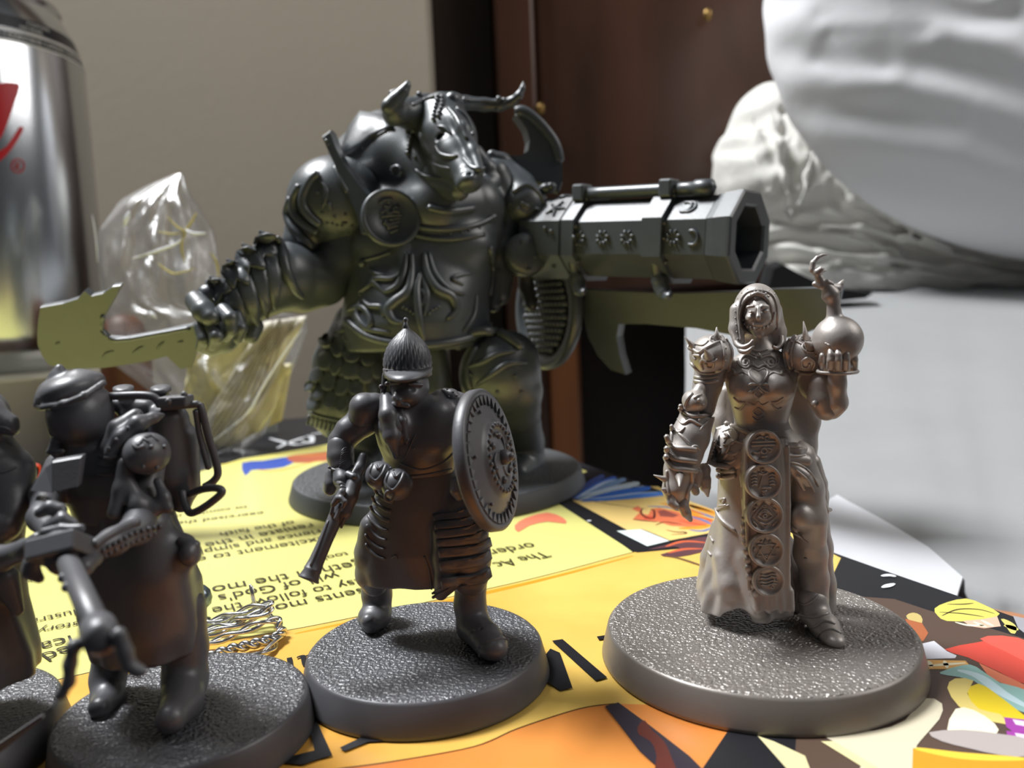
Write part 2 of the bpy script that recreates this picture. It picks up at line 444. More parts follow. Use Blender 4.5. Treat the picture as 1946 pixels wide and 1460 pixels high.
bed = empty('bed', (300, 250, -500), 'bed with a smooth white fitted sheet rising behind the table edge', 'bed')
rows = [[r + np.array([0, 1.0, -dz]) for r in rows[0]] for dz in (60, 20, 6)]+rows
NV += 3
for k in range(1, 4): rows.append([p+np.array([0, 16.0, -.4])*k+np.array([0, 0, 1.5*wob(j*.02, k*.2, 11)]) for j, p in enumerate(rows[NV-1])])
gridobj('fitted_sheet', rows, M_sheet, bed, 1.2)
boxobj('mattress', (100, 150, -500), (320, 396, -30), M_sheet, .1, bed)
mb = MB(); mb.add(*prism([G(x, y, TZ-.5)-np.array([0, 0, 12]) for x, y in ((1780, 1096), (1946, 1144), (2100, 1186), (2100, 1280), (1900, 1165))], (0, 0, 1), 24)); mb.build('side_rail', mat('rail_wood', srgb(168, 118, 84), .4, var=.2, vscale=40), bed, False)
# crumpled duvet behind: lofted lumps with deep folds
D0 = Fig(380, None, M_duvet)
pr = D0.C((1425, 300, 10, 60), (1470, 245, 12, 75), (1540, 220, 14, 60)) + D0.C((1405, 330, 8, 42), (1400, 300, 8, 38)) \
  + D0.C((1470, 340, 5, 105), (1600, 400, 8, 115), (1760, 480, 10, 85), (1960, 520, 10, 60), (2120, 520, 10, 60)) \
  + D0.C((1500, 440, 0, 60), (1640, 470, -2, 66), (1800, 505, -4, 48), (2000, 520, -4, 48)) + D0.C((1440, 420, 0, 45), (1520, 480, -4, 42), (1640, 512, -8, 40), (1800, 528, -10, 30), (2000, 532, -10, 28)) \
  + D0.C((1480, 525, -14, 16), (1590, 530, -16, 20), (1720, 540, -18, 16), (1900, 545, -18, 14), (2100, 545, -18, 14))
pr += D0.C((1760, 260, 6, 110), (1850, 380, 4, 120), (2050, 420, 4, 130), (2300, 440, 4, 130)) + D0.C((1950, 200, 8, 130), (2200, 280, 6, 130))
for a in (((1462, 200, -14, 4), (1480, 270, -22, 5), (1492, 340, -24, 4), (1505, 410, -22, 4)), ((1430, 220, -10, 4), (1447, 290, -18, 5), (1463, 360, -20, 4)), ((1552, 255, -20, 4), (1535, 330, -28, 5), (1520, 390, -27, 4)),
          ((1580, 330, -22, 4), (1620, 380, -27, 5), (1700, 420, -28, 5), (1800, 470, -22, 5)), ((1560, 430, -20, 4), (1640, 430, -26, 5), (1720, 455, -26, 4), (1850, 495, -22, 4), (2000, 510, -20, 4)), ((1480, 470, -16, 4), (1560, 478, -22, 5), (1680, 490, -23, 4), (1820, 515, -18, 4)),
          ((1600, 500, -20, 3), (1700, 515, -24, 4), (1850, 530, -23, 4), (2000, 530, -22, 3))):
    pr += D0.C(*a, k=4)
for a in (((1497, 190, -14, 2.5), (1507, 270, -24, 3.5), (1512, 350, -26, 3), (1540, 420, -24, 2.5)), ((1500, 415, -18, 3), (1570, 455, -26, 4), (1680, 462, -28, 4)), ((1680, 350, -24, 3), (1655, 375, -26, 5), (1645, 400, -24, 2)), ((1480, 500, -18, 4), (1560, 508, -22, 5), (1650, 505, -22, 3)), ((1700, 480, -24, 3), (1800, 500, -22, 4), (1900, 515, -22, 3))):
    pr += [(q, '-', 2.5) for q in D0.C(*a)]
def duv(V):
    s = 1.1*np.sin(V[:, 0]*.21+V[:, 2]*.33+1.3*np.sin(V[:, 2]*.12))+.7*np.sin(V[:, 0]*.1-V[:, 2]*.55+np.sin(V[:, 0]*.15))
    V = V.copy(); V[:, 1] -= s*.9; V[:, 2] += s*.3; return V
def creases(V, fig, lines, sc=1.0, dz=-20):
    """press soft folds (polylines on the picture, half width mm, depth mm) into a surface along the sight"""
    V = V.copy()
    for pts, wd, dp in lines:
        C_ = np.array([fig.P(x, y, dz)[[0, 2]] for x, y in catmull(pts, 26)]); d2 = np.full(len(V), 1e9); 
        for k, c in enumerate(C_):
            t = .5+.5*math.sin(math.pi*k/(len(C_)-1)); d2 = np.minimum(d2, ((V[:, 0]-c[0])**2+(V[:, 2]-c[1])**2)/(wd*1.7*sc*(.4+.6*t))**2)
        d_ = np.sqrt(d2); V[:, 1] += dp*.36/sc*np.exp(-d2)-dp*.10/sc*np.exp(-(d_-2.1)**2)
    return V
V, Q = sculpt(pr, 1.0, 6); V = duv(relax(V, Q, 2))
V = creases(V, D0, [([(1512, 195), (1502, 270), (1498, 340), (1512, 405)], 1.9, 4.5), ([(1556, 268), (1545, 310), (1538, 350)], 1.6, 3.5), ([(1490, 418), (1600, 432), (1750, 470), (1946, 512)], 1.8, 4), ([(1470, 452), (1600, 466), (1700, 482)], 1.8, 4), ([(1480, 490), (1600, 500), (1800, 520), (1946, 532)], 1.6, 3.5), ([(1430, 225), (1446, 290), (1462, 355)], 1.6, 2.5), ([(1580, 345), (1600, 400), (1680, 440)], 1.6, 3), ([(1720, 415), (1800, 460), (1900, 488)], 1.5, 3), ([(1400, 290), (1412, 340), (1430, 390)], 1.6, 2.5)], .7, -22)
dv = link('duvet', mesh(V, Q), M_duvet); dv['label'] = 'crumpled cream duvet lying on the bed under the big pillow'; dv['category'] = 'duvet'
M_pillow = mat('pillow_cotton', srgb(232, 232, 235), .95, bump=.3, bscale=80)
PZ = Fig(350, None, M_pillow)
pr = PZ.E(1905, 60, -14, 445, 380, 32, 24) + PZ.E(2060, 240, -16, 380, 245, 30, 20, k=18)
V, Q = sculpt(pr, 1.5, 7); V = relax(V, Q, 2)
V = creases(V, PZ, [([(1540, 52), (1640, 58), (1760, 72), (1850, 70)], 3.2, 3.4), ([(1555, 86), (1640, 90), (1700, 94)], 2.6, 2.4), ([(1540, 130), (1580, 145), (1640, 150)], 3, 2.6), ([(1700, 5), (1780, 25), (1860, 48), (1946, 74), (2050, 100)], 4, 6), ([(1740, -5), (1790, 12), (1810, 22)], 2, 5), ([(1600, 225), (1680, 240), (1760, 250)], 4, 1.6), ([(1700, 160), (1800, 200), (1880, 260), (1946, 300)], 8, 2.6), ([(1650, 110), (1780, 130), (1946, 150)], 6, 1.8)])
sf = 1.0*np.sin(V[:, 2]*.30+V[:, 0]*.09+1.5*np.sin(V[:, 0]*.03))*np.clip((V[:, 2]-60)/50, 0, 1); V[:, 1] -= sf
pil = link('pillow', mesh(V, Q), M_pillow); pil['label'] = 'big plump white pillow bulging over the duvet, top right'; pil['category'] = 'pillow'
# flat matte black wedge shape below the duvet
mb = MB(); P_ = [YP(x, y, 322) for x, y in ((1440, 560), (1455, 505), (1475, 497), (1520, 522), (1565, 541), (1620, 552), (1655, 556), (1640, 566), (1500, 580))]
mb.add(*prism(P_, (0, 1, .1), 9, .1)); o = mb.build('black_wedge', mat('matte_black', srgb(12, 12, 14), .9), None, False); o['label'] = 'flat black wedge shape between duvet and sheet behind the cannon muzzle'; o['category'] = 'pouch'
# =================================================================== MAGAZINE
def line_dir(a, b): return nrm(G(*b)-G(*a))
book = empty('magazine', (0, 120, TZ), 'glossy yellow comic-style magazine with upside-down text, under the miniatures', 'magazine')
cor = [(-20, 258), (58.5, 78), (85, 17), (-75, -48), (-158, 150)]
def cover_mat(name, a, b, scale=60):
    m = mat(name, a, .32, spec=.4); nt = m.node_tree; n = nt.nodes.new('ShaderNodeTexNoise'); n.inputs['Scale'].default_value = scale; n.inputs['Detail'].default_value = 8
    r = nt.nodes.new('ShaderNodeValToRGB'); r.color_ramp.elements[0].position = .35; r.color_ramp.elements[1].position = .65
    r.color_ramp.elements[0].color = (*a, 1); r.color_ramp.elements[1].color = (*b, 1)
    tc = nt.nodes.new('ShaderNodeTexCoord'); nt.links.new(tc.outputs['Object'], n.inputs['Vector'])
    nt.links.new(n.outputs[0], r.inputs[0]); nt.links.new(r.outputs[0], nt.nodes['Principled BSDF'].inputs['Base Color']); return m
INK = {}
def ink(c):
    if c not in INK: INK[c] = mat('ink_%d' % len(INK), srgb(*c), .4, spec=.3)
    return INK[c]
M_black = ink((32, 32, 36)); M_amber = cover_mat('amber_print', srgb(220, 162, 70), srgb(230, 196, 104), 35); M_orange = cover_mat('orange_print', srgb(216, 124, 56), srgb(224, 146, 72), 30)
M_yellow = cover_mat('yellow_print', srgb(222, 216, 130), srgb(226, 220, 136), 15); M_page = mat('page_edges', srgb(200, 198, 190), .8, bump=.3, bscale=40, stretch=(1, 1, 60))
mb = MB(); P3 = [np.array([x, y, (TZ-.35)/2-.2]) for x, y in cor]; mb.add(*prism(P3, (0, 0, 1), -TZ-.5)); mb.build('pages', M_page, book, False)
mb = MB(); P3 = [np.array([x, y, -.12]) for x, y in cor]; mb.add(*prism(P3, (0, 0, 1), .24)); mb.build('cover', M_black, book, False)
LAY = [0.01]
def printed(name, pts, m, world=False, smooth=0, lay=None):
    if smooth: pts = catmull(pts, smooth, True)
    if lay is None: LAY[0] += .002; lay = LAY[0]
    P_ = [np.array([p[0], p[1], lay]) if world else G(p[0], p[1], 0)+np.array([0, 0, lay]) for p in pts]
    tri = tessellate_polygon([[Vector(p) for p in P_]])
    Fc = []
    for t in tri:
        a, b, c = [P_[i] for i in t]; n = np.cross(b-a, c-a)[2]; Fc.append(tuple(t) if n > 0 else tuple(reversed(t)))
    return link(name, mesh(P_, Fc, book), m if not isinstance(m, tuple) else ink(m), book, False)
def strokes(name, lines, wmm, m, lay=None, closed=False, taper=True):
    """inked lines, width in mm on the page"""
    LAY[0] += .002; z = lay or LAY[0]; mb = MB()
    for ln in lines:
        C_ = [G(*p)+np.array([0, 0, z]) for p in catmull(ln, 6)]; C_ = np.array(C_); T_ = np.gradient(C_, axis=0); n = len(C_); V = []
        for i in range(n):
            t = nrm(T_[i]); s = np.array([-t[1], t[0], 0]); ww = wmm/2*(max(.25, math.sin(math.pi*(.1+.8*i/(n-1)))) if taper else 1); V += [C_[i]+s*ww, C_[i]-s*ww]
        mb.add(V, [(2*i+1, 2*i+3, 2*i+2, 2*i) for i in range(n-1)])
    return mb.build(name, m if not isinstance(m, tuple) else ink(m), book, False)
# panels
printed('printed_band', [(-156, 149), (-129, 165.5), (-20, 250), (20, 158), (8.5, 143.7)]+[tuple(G(*p)[:2]) for p in ((1203, 1050), (1060, 1088), (925, 1120), (618, 1185), (411, 1223), (115, 1291), (0, 1312))]+[(-120, 50)], M_yellow, True)
pe = [(0, 1312), (115, 1291), (411, 1223), (618, 1185), (925, 1120), (1060, 1088), (1203, 1050), (1330, 1022), (1400, 1006), (1500, 1010), (1600, 1062)]
printed('printed_band', pe+[(1640, 1250), (1946, 1330), (1946, 1600), (-300, 1600), (-300, 1380)], M_amber)
strokes('panel_outline', [pe[:8]], .22, (60, 45, 30), taper=False)
lo = [(-200, 1700), (330, 1530), (560, 1475), (740, 1449), (900, 1420), (985, 1385), (1100, 1348), (1168, 1338), (1300, 1342), (1500, 1392), (1946, 1440), (1946, 1700)]
printed('printed_band', lo, M_orange)
strokes('panel_outline', [lo[1:8]], .2, (90, 50, 25), taper=False)
strokes('panel_shading', [[(560, 1205), (700, 1176), (925, 1127), (1060, 1095), (1203, 1057)]], 1.0, (226, 150, 40))
# black band behind with white brush script
printed('printed_band', [(330, 912), (460, 872), (560, 856), (660, 838), (760, 818), (760, 780), (500, 800), (300, 860)], M_black)
strokes('script_lettering', [[(512, 833), (530, 838), (560, 845), (580, 843)], [(525, 853), (545, 843), (570, 834), (588, 828)], [(572, 838), (590, 842), (592, 830), (575, 832)], [(590, 826), (612, 823), (626, 827), (634, 834)], [(640, 822), (690, 815)]], 1.5, (225, 228, 232))
strokes('printed_band', [[(420, 884), (520, 866), (640, 848), (800, 822)]], 1.0, (238, 214, 90), taper=False)
# small vignette on the far left of the yellow panel
printed('print_cloak', [(460, 880), (500, 876), (550, 868), (565, 874), (540, 888), (500, 893), (478, 894), (466, 905)], (58, 84, 170), smooth=2)
printed('print_figure', [(545, 868), (590, 862), (640, 858), (640, 872), (600, 878), (560, 880)], (176, 96, 70), smooth=2)
strokes('print_lines', [[(490, 893), (520, 896), (560, 888), (610, 874)], [(560, 866), (600, 866), (640, 862)]], .9, (222, 150, 50))
# vertical black stripe and the vignette with blue feathers
st = [(1062, 958), (1076, 950), (1140, 982), (1231, 1038), (1300, 1030), (1400, 1004), (1440, 1012), (1430, 1050), (1330, 1040), (1211, 1051), (1202, 1048), (1130, 1002)]
printed('art_ground', [(1085, 950), (1100, 925), (1250, 925), (1311, 953), (1360, 971), (1460, 1002), (1400, 1004), (1240, 1034)], (238, 205, 128))
printed('art_ground', [(1078, 951), (1095, 905), (1120, 895), (1190, 908), (1268, 938), (1220, 946), (1150, 953)], M_black)
printed('printed_stripe', st, M_black)
for i, (a, c) in enumerate((((1150, 905), (60, 80, 140)), ((1172, 908), (62, 104, 190)), ((1190, 911), (120, 150, 190)), ((1215, 918), (190, 205, 215)), ((1236, 927), (58, 116, 210)), ((1262, 937), (84, 140, 224)))):
    x, y = a; bx, by = 1088+i*5, 945+i*1.4
    printed('blue_feather', [(bx, by), ((bx+x)/2-8, (by+y)/2-5), (x-8, y-2), (x, y+2), (x-6, y+6), ((bx+x)/2+4, (by+y)/2+5), (bx+6, by+2)], c, smooth=3)
strokes('blue_feather', [[(1095, 946), (1130, 936), (1180, 926), (1225, 925)], [(1110, 949), (1160, 945), (1210, 938), (1250, 936)], [(1100, 944), (1125, 930), (1150, 917), (1170, 912)]], .9, (196, 214, 238))
printed('art_face', [(1201, 968), (1212, 962), (1218, 966), (1222, 978), (1232, 979), (1238, 968), (1252, 966), (1290, 974), (1310, 985), (1350, 990), (1358, 1000), (1320, 1003), (1275, 1000), (1250, 992), (1215, 990), (1203, 987), (1210, 980), (1216, 975)], (232, 124, 84))
printed('art_face', [(1222, 982), (1245, 982), (1240, 988), (1225, 988)], (214, 84, 60)); printed('art_face', [(1250, 972), (1262, 970), (1290, 980), (1280, 984), (1255, 982)], (150, 80, 70))
strokes('art_lines', [[(1222, 966), (1218, 975), (1228, 984), (1242, 986), (1243, 972), (1236, 968)], [(1246, 999), (1262, 993), (1280, 995), (1295, 997)], [(1202, 988), (1220, 990), (1250, 993)], [(1266, 1008), (1285, 1012), (1300, 1012), (1302, 1015), (1276, 1017)]], .45, (84, 40, 34))
strokes('art_hair', [[(1255, 958), (1290, 958), (1330, 966), (1360, 975)], [(1275, 968), (1310, 974), (1358, 982)], [(1300, 975), (1330, 984), (1356, 990)], [(1290, 1005), (1330, 1003), (1356, 996)], [(1310, 960), (1340, 972), (1362, 979)]], 1.5, (240, 160, 50))
strokes('art_hair', [[(1230, 963), (1270, 965), (1310, 972)], [(1305, 981), (1335, 989), (1352, 998)], [(1310, 1008), (1335, 1010), (1352, 1004)], [(1320, 972), (1345, 981), (1358, 986)]], .8, (110, 130, 180))
strokes('art_hair', [[(1262, 961), (1300, 966), (1340, 980)], [(1315, 982), (1340, 986), (1358, 993)], [(1290, 990), (1320, 996), (1345, 1000)]], .6, (220, 84, 50))
printed('art_bubble', [(1172, 1010), (1218, 1007), (1272, 1029), (1230, 1039)], (226, 240, 236))
strokes('art_lines', [[(1218, 1006), (1245, 1017), (1274, 1029)]], .25, (50, 50, 40))
strokes('art_lines', [[(1063, 945), (1120, 952), (1165, 960), (1230, 968)]], .3, (130, 110, 90))
printed('art_claw', [(1230, 1046), (1330, 1022), (1352, 1026), (1345, 1045), (1310, 1056), (1275, 1060), (1255, 1055), (1290, 1045), (1280, 1040)], (96, 62, 66), smooth=2)
strokes('art_claw', [[(1265, 1040), (1300, 1030), (1345, 1033)], [(1270, 1052), (1300, 1045), (1335, 1044)]], .9, (206, 100, 66))
strokes('art_lines', [[(1262, 1058), (1290, 1062), (1330, 1075), (1360, 1085)]], .6, (120, 92, 60))
printed('art_red_glow', [(1000, 985), (1040, 975), (1070, 985), (1075, 996), (1040, 992), (1005, 1000), (985, 1012), (978, 1000)], (232, 130, 100), smooth=2)
# lower right art
printed('art_ground', [(1330, 1470), (1580, 1100), (1600, 1058), (1840, 1141), (1990, 1204), (2150, 1300), (2150, 1500)], M_black)
printed('art_body', [(1560, 1130), (1700, 1140), (1760, 1160), (1946, 1215), (2100, 1290), (2100, 1600), (1500, 1600), (1520, 1300)], (88, 70, 60))
printed('art_hair', [(1776, 1158), (1800, 1146), (1836, 1139), (1868, 1150), (1900, 1168), (1880, 1178), (1850, 1182), (1800, 1182), (1782, 1172)], (214, 202, 100), smooth=2)
strokes('art_lines', [[(1790, 1172), (1820, 1160), (1860, 1160), (1890, 1168)], [(1800, 1150), (1830, 1150), (1850, 1148)], [(1785, 1165), (1830, 1168), (1870, 1174)]], .3, (80, 70, 40))
printed('art_skin', [(1830, 1182), (1870, 1178), (1895, 1173), (1902, 1192), (1870, 1196), (1845, 1192)], (236, 180, 156)); strokes('art_lines', [[(1815, 1184), (1840, 1190), (1870, 1190)], [(1850, 1183), (1875, 1194)], [(1865, 1180), (1888, 1192)]], .5, (240, 236, 200))
strokes('art_hair', [[(1905, 1178), (1920, 1190), (1925, 1206)], [(1908, 1190), (1922, 1194), (1932, 1200)]], 1.0, (206, 196, 110)); printed('art_cloth', [(1925, 1172), (1960, 1180), (1960, 1215), (1935, 1196)], (158, 158, 164))
printed('art_skin', [(1722, 1172), (1735, 1166), (1750, 1172), (1752, 1186), (1730, 1182)], (196, 176, 112), smooth=2)
printed('art_leather', [(1720, 1178), (1752, 1186), (1764, 1205), (1755, 1220), (1740, 1222)], (170, 98, 62))
printed('art_wings', [(1740, 1228), (1775, 1220), (1800, 1240), (1818, 1248), (1815, 1253), (1750, 1255)], (216, 216, 224))
printed('art_cloth', [(1795, 1236), (1862, 1222), (1900, 1214), (1960, 1228), (1990, 1260), (1960, 1305), (1900, 1280), (1840, 1252)], (206, 76, 62), smooth=2)
printed('art_cloth', [(1862, 1216), (1905, 1210), (1960, 1224), (1960, 1262), (1910, 1240)], (224, 92, 78), smooth=2)
printed('art_teeth', [(1752, 1256), (1835, 1258), (1842, 1266), (1800, 1274), (1755, 1274)], (224, 172, 96)); strokes('art_lines', [[(1765, 1258), (1770, 1270)], [(1795, 1258), (1800, 1272)], [(1760, 1268), (1835, 1262)]], .5, (240, 232, 200))
printed('art_ground', [(1860, 1262), (1960, 1310), (1960, 1325), (1880, 1290)], (216, 124, 90))
printed('art_scarf', [(1786, 1280), (1830, 1266), (1856, 1270), (1900, 1300), (1960, 1318), (1960, 1362), (1900, 1332), (1850, 1296), (1800, 1286)], (150, 190, 184), smooth=2)
strokes('art_scarf', [[(1820, 1276), (1860, 1288), (1905, 1320), (1960, 1350)]], 1.2, (200, 224, 230))
printed('art_boot', [(1838, 1316), (1852, 1304), (1875, 1308), (1946, 1362), (1960, 1372), (1955, 1386), (1900, 1362), (1855, 1348)], (232, 204, 40), smooth=2)
printed('art_skin', [(1800, 1310), (1815, 1292), (1850, 1296), (1838, 1320), (1860, 1350), (1900, 1360), (1915, 1380), (1860, 1366), (1822, 1345)], (226, 204, 120), smooth=2)
printed('art_bone', [(1816, 1350), (1850, 1352), (1890, 1378), (1893, 1398), (1830, 1392), (1800, 1390)], (246, 238, 206), smooth=2)
for dx, dy in ((0, 0), (4, 26)): 
    printed('art_gem', [(1908+dx, 1366+dy), (1960+dx, 1372+dy), (1960+dx, 1396+dy), (1925+dx, 1394+dy), (1912+dx, 1384+dy)], (160, 66, 160)); printed('art_gem', [(1924+dx, 1370+dy), (1950+dx, 1374+dy), (1950+dx, 1384+dy), (1930+dx, 1380+dy)], (236, 212, 236))
printed('art_limb', [(1765, 1395), (1830, 1390), (1900, 1398), (1960, 1410), (1960, 1440), (1900, 1438), (1840, 1425), (1790, 1412)], (176, 166, 162), smooth=2)
printed('art_bone', [(1560, 1400), (1660, 1392), (1720, 1372), (1755, 1330), (1790, 1340), (1785, 1370), (1750, 1410), (1740, 1440), (1750, 1560), (1600, 1560), (1640, 1450)], (214, 204, 178), smooth=2)
printed('art_bone', [(1560, 1412), (1585, 1412), (1680, 1470), (1670, 1480)], (222, 214, 160)); printed('art_bone', [(1440, 1402), (1470, 1412), (1530, 1440), (1545, 1480), (1500, 1470)], (220, 210, 160))
printed('art_flame', [(1735, 1425), (1800, 1438), (1880, 1444), (1960, 1446), (1960, 1560), (1730, 1560)], (228, 150, 40)); strokes('art_flame', [[(1740, 1426), (1830, 1440), (1950, 1446)]], 1.0, (240, 200, 70))
printed('art_pole', [(1150, 1345), (1175, 1338), (1230, 1378), (1310, 1440), (1350, 1480), (1270, 1480), (1215, 1430)], (52, 46, 56))
printed('art_creature', [(1212, 1385), (1225, 1372), (1240, 1392), (1262, 1412), (1275, 1440), (1290, 1490), (1245, 1490), (1248, 1440), (1236, 1412), (1215, 1400)], (96, 48, 40), smooth=2)
# lettering
def cap_poly(pts): return printed('lettering', pts, M_black)
def text(s, a, b, k=1.0, m=None, sx=None):
    """line of print; a = where reading starts, b = where it ends (picture points on the page)"""
    A, B = G(*a), G(*b); cu = bpy.data.curves.new('t', 'FONT'); cu.body = s; cu.size = 1; to = bpy.data.objects.new('t', cu); COL.objects.link(to)
    bpy.context.view_layer.update(); me = bpy.data.meshes.new_from_object(to); bpy.data.objects.remove(to)
    n = len(me.vertices); co = np.zeros(n*3); me.vertices.foreach_get('co', co); co = co.reshape(-1, 3); wd = co[:, 0].max()-co[:, 0].min()
    co[:, 0] -= co[:, 0].min(); L_ = np.linalg.norm(B-A); sc = L_/wd; u = nrm(B-A); v = np.array([-u[1], u[0], 0]); LAY[0] += .002
    W = A+co[:, :1]*sc*u+co[:, 1:2]*sc*k*v; W[:, 2] = LAY[0]; me.vertices.foreach_set('co', ((W-np.array([0, 120, TZ]))*MM).ravel()); me.update()
    return link('lettering', me, m or M_ink2, book, False)
M_ink2 = ink((58, 54, 38))
text('sents more', (688, 1119), (478, 1160), 1.25); text('easy to follow the', (704, 1097), (402, 1157), 1.35); text("will of God's", (640, 1089), (413, 1133), 1.35)
text('geth in the mo', (686, 1066), (402, 1117), 1.35); text('together tool', (760, 1030), (613, 1059), 1.35)
text('excitement to e', (616, 1021), (374, 1061), 1.35); text('rience and simpl', (606, 1008), (380, 1047), 1.35); text('reniate in the', (590, 996), (388, 1034), 1.35)
text('of the faith', (556, 991), (417, 1014), 1.35); text('exercised the', (500, 973), (336, 993), 1.35); text('to combat it', (470, 962), (330, 980), 1.3)
text('The Ac', (1031, 1050), (934, 1072), 1.35); text('order', (1008, 1033), (925, 1048), 1.35)
text('illustrat', (160, 1157), (42, 1183), 1.35); text('story.', (150, 1183), (68, 1197), 1.35); text('ical', (134, 1210), (62, 1228), 1.35); text('ed', (128, 1229), (76, 1246), 1.35)
text('ing', (60, 1104), (36, 1109), 1.2)
text('al', (606, 1243), (545, 1254), 1.15, M_black); text('2', (594, 1283), (564, 1288), 1.5, M_black)
cap_poly([(1049, 1221), (1069, 1218), (1154, 1291), (1132, 1297)]); cap_poly([(1046, 1236), (1064, 1244), (1088, 1311), (1064, 1316), (1026, 1290), (1026, 1262)])
cap_poly([(1134, 1213), (1180, 1206), (1180, 1212), (1138, 1219)]); cap_poly([(646, 1425), (690, 1404), (740, 1400), (740, 1412), (700, 1414), (655, 1432)])
cap_poly([(578, 1345), (592, 1352), (606, 1383), (632, 1440), (602, 1448)]); cap_poly([(540, 1454), (556, 1441), (600, 1430), (622, 1441), (575, 1458)]); strokes('lettering', [[(586, 1350), (570, 1390), (556, 1430), (548, 1452)]], .5, M_black)
# tiny white scuff
strokes('scuff', [[(1675, 1098), (1690, 1096), (1702, 1099)], [(1676, 1120), (1700, 1112)]], .9, (225, 228, 232)); strokes('scuff', [[(1118, 991), (1121, 993)]], .8, (225, 228, 232))
# white card
mb = MB(); mb.add(*prism([G(1628, 922, TZ+3.2), G(1830, 1100, TZ+1.2), G(1815, 1150, TZ+1.2), G(1560, 1080, TZ+2.2), G(1555, 962, TZ+3.2)], (0, 0, 1), .5, .004))
cdo = mb.build('card', mat('white_card', srgb(202, 203, 208), .7, var=.03, vscale=80), None, False); cdo['label'] = 'white paper card sticking out from under the right edge of the magazine'; cdo['category'] = 'card'
# =================================================================== CAN, TIN, KNOB
M_alu = mat('brushed_aluminium', (.62, .64, .67), .2, 1.0, bump=.01, bscale=300, stretch=(1, 1, .05)); M_red = mat('red_print', srgb(190, 22, 34), .3, spec=.6); M_blk = mat('black_print', srgb(18, 18, 30), .35); M_wht = mat('white_print', srgb(215, 212, 205), .4)
CR = 33.0; cY = 262.0
ed = YP(178, 500, cY); CXc = ed[0]-CR*1.02; zb = YP(100, 712, cY-30)[2]; 
def cz(y): return YP(150, y, cY-8)[2]
can = empty('soda_can', (CXc, cY, zb), 'tall silver drink can with red script, standing on the tin at the left edge', 'can')
mb = MB(); zt = cz(98)
mb.add(*lathe((CXc, cY, 0), [(20, zb+3), (24.5, zb), (26, zb+.3), (28.5, zb+3), (CR-1.2, zb+8), (CR, zb+12), (CR, zt), (CR-.4, zt+2), (30.5, zt+9), (27.5, zt+15), (26.8, zt+16), (27.6, zt+17), (27.2, zt+18.2), (26, zt+17.5), (25, zt+13)], 120)); mb.build('body', M_alu, can)
def wrap(px, py, lift=.06):
    """point of the picture laid on the can wall"""
    d = ray(px, py); a = d[0]**2+d[1]**2; b = -2*(d[0]*CXc+d[1]*cY); r_ = CR+lift; c = CXc**2+cY**2-r_**2; q = b*b-4*a*c
    t = (-b-math.sqrt(max(q, 0)))/(2*a); return np.array([d[0]*t, d[1]*t, d[2]*t+CAM_H])
def can_poly(name, pts, m, smooth=2):
    C_ = catmull(pts, smooth, True); c = np.mean(C_, 0); V = []; n = len(C_)
    for q in (1, .66, .33): V += [wrap(*(c+(p-c)*q)) for p in C_]
    V.append(wrap(*c)); Fc = [(l*n+k, l*n+(k+1) % n, (l+1)*n+(k+1) % n, (l+1)*n+k) for l in range(2) for k in range(n)]+[(2*n+k, 2*n+(k+1) % n, 3*n) for k in range(n)]
    mb = MB(); mb.add(V, Fc); mb.build(name, m, can)
can_poly('red_script', [(-40, 175), (0, 158), (25, 157), (38, 163), (28, 195), (12, 240), (-5, 270), (-40, 280)], M_red)
can_poly('red_script', [(36, 242), (44, 242), (42, 252), (22, 284), (0, 306), (-20, 312), (-20, 300), (0, 290), (20, 268)], M_red)
mb = MB(); C_ = [wrap(34+12*math.cos(t), 315+13*math.sin(t), .08) for t in np.linspace(0, 6.28, 20)[:-1]]; mb.add(*tube(C_, .22, 5, True)); C2 = [wrap(x, y, .08) for x, y in ((30, 322), (30, 308), (37, 309), (36, 315), (30, 315), (38, 323))]; mb.add(*tube(C2, .22, 5)); mb.build('trademark_symbol', M_red, can)
for zz, hh_, m_ in ((zt-.3, .5, M_wht), (zt+.3, 2.6, M_blk), (zt+3.2, .5, M_wht), (zt+4.2, 3.8, M_blk)):
    def rr(z): return np.interp(z, [zt, zt+2, zt+9], [CR, CR-.4, 30.5])+.06
    mb = MB(); V = []; seg = 120
    for z in (zz, zz+hh_):
        for k in range(seg): t = 2*math.pi*k/seg; V.append((CXc+rr(z)*math.cos(t), cY+rr(z)*math.sin(t), z))
    mb.add(V, [(k, (k+1) % seg, seg+(k+1) % seg, seg+k) for k in range(seg)]); mb.build('printed_ring', m_, can)
def ringtext(s, z, size, t0):
    cu = bpy.data.curves.new('t', 'FONT'); cu.body = s; cu.size = size; to = bpy.data.objects.new('t', cu); COL.objects.link(to); bpy.context.view_layer.update(); me = bpy.data.meshes.new_from_object(to); bpy.data.objects.remove(to)
    n = len(me.vertices); co = np.zeros(n*3); me.vertices.foreach_get('co', co); co = co.reshape(-1, 3); W = np.zeros((n, 3)); zc = z+co[:, 1]; r_ = rr(zc)+.08; th = t0+co[:, 0]/CR
    W[:, 0] = r_*np.cos(th); W[:, 1] = cY-cY+r_*np.sin(th); W[:, 2] = zc-zb; me.vertices.foreach_set('co', (W*MM).ravel()); me.update(); link('lettering', me, M_wht, can, False)
_a = wrap(16, 60); th0 = math.atan2(_a[1]-cY, _a[0]-CXc)
ringtext('CONTIENE CAFEINE CONTAINS CAFFEINE', zt+.9, 2.0, th0); ringtext('NO MORE', zt+4.5, 1.6, th0+.12); ringtext('CONTAINS', zt+6.3, 1.6, th0+.2)
tin = empty('tin', (CXc, cY+2, TZ), 'low cream metal tin under the silver can at the left edge', 'tin'); tr = 36.5
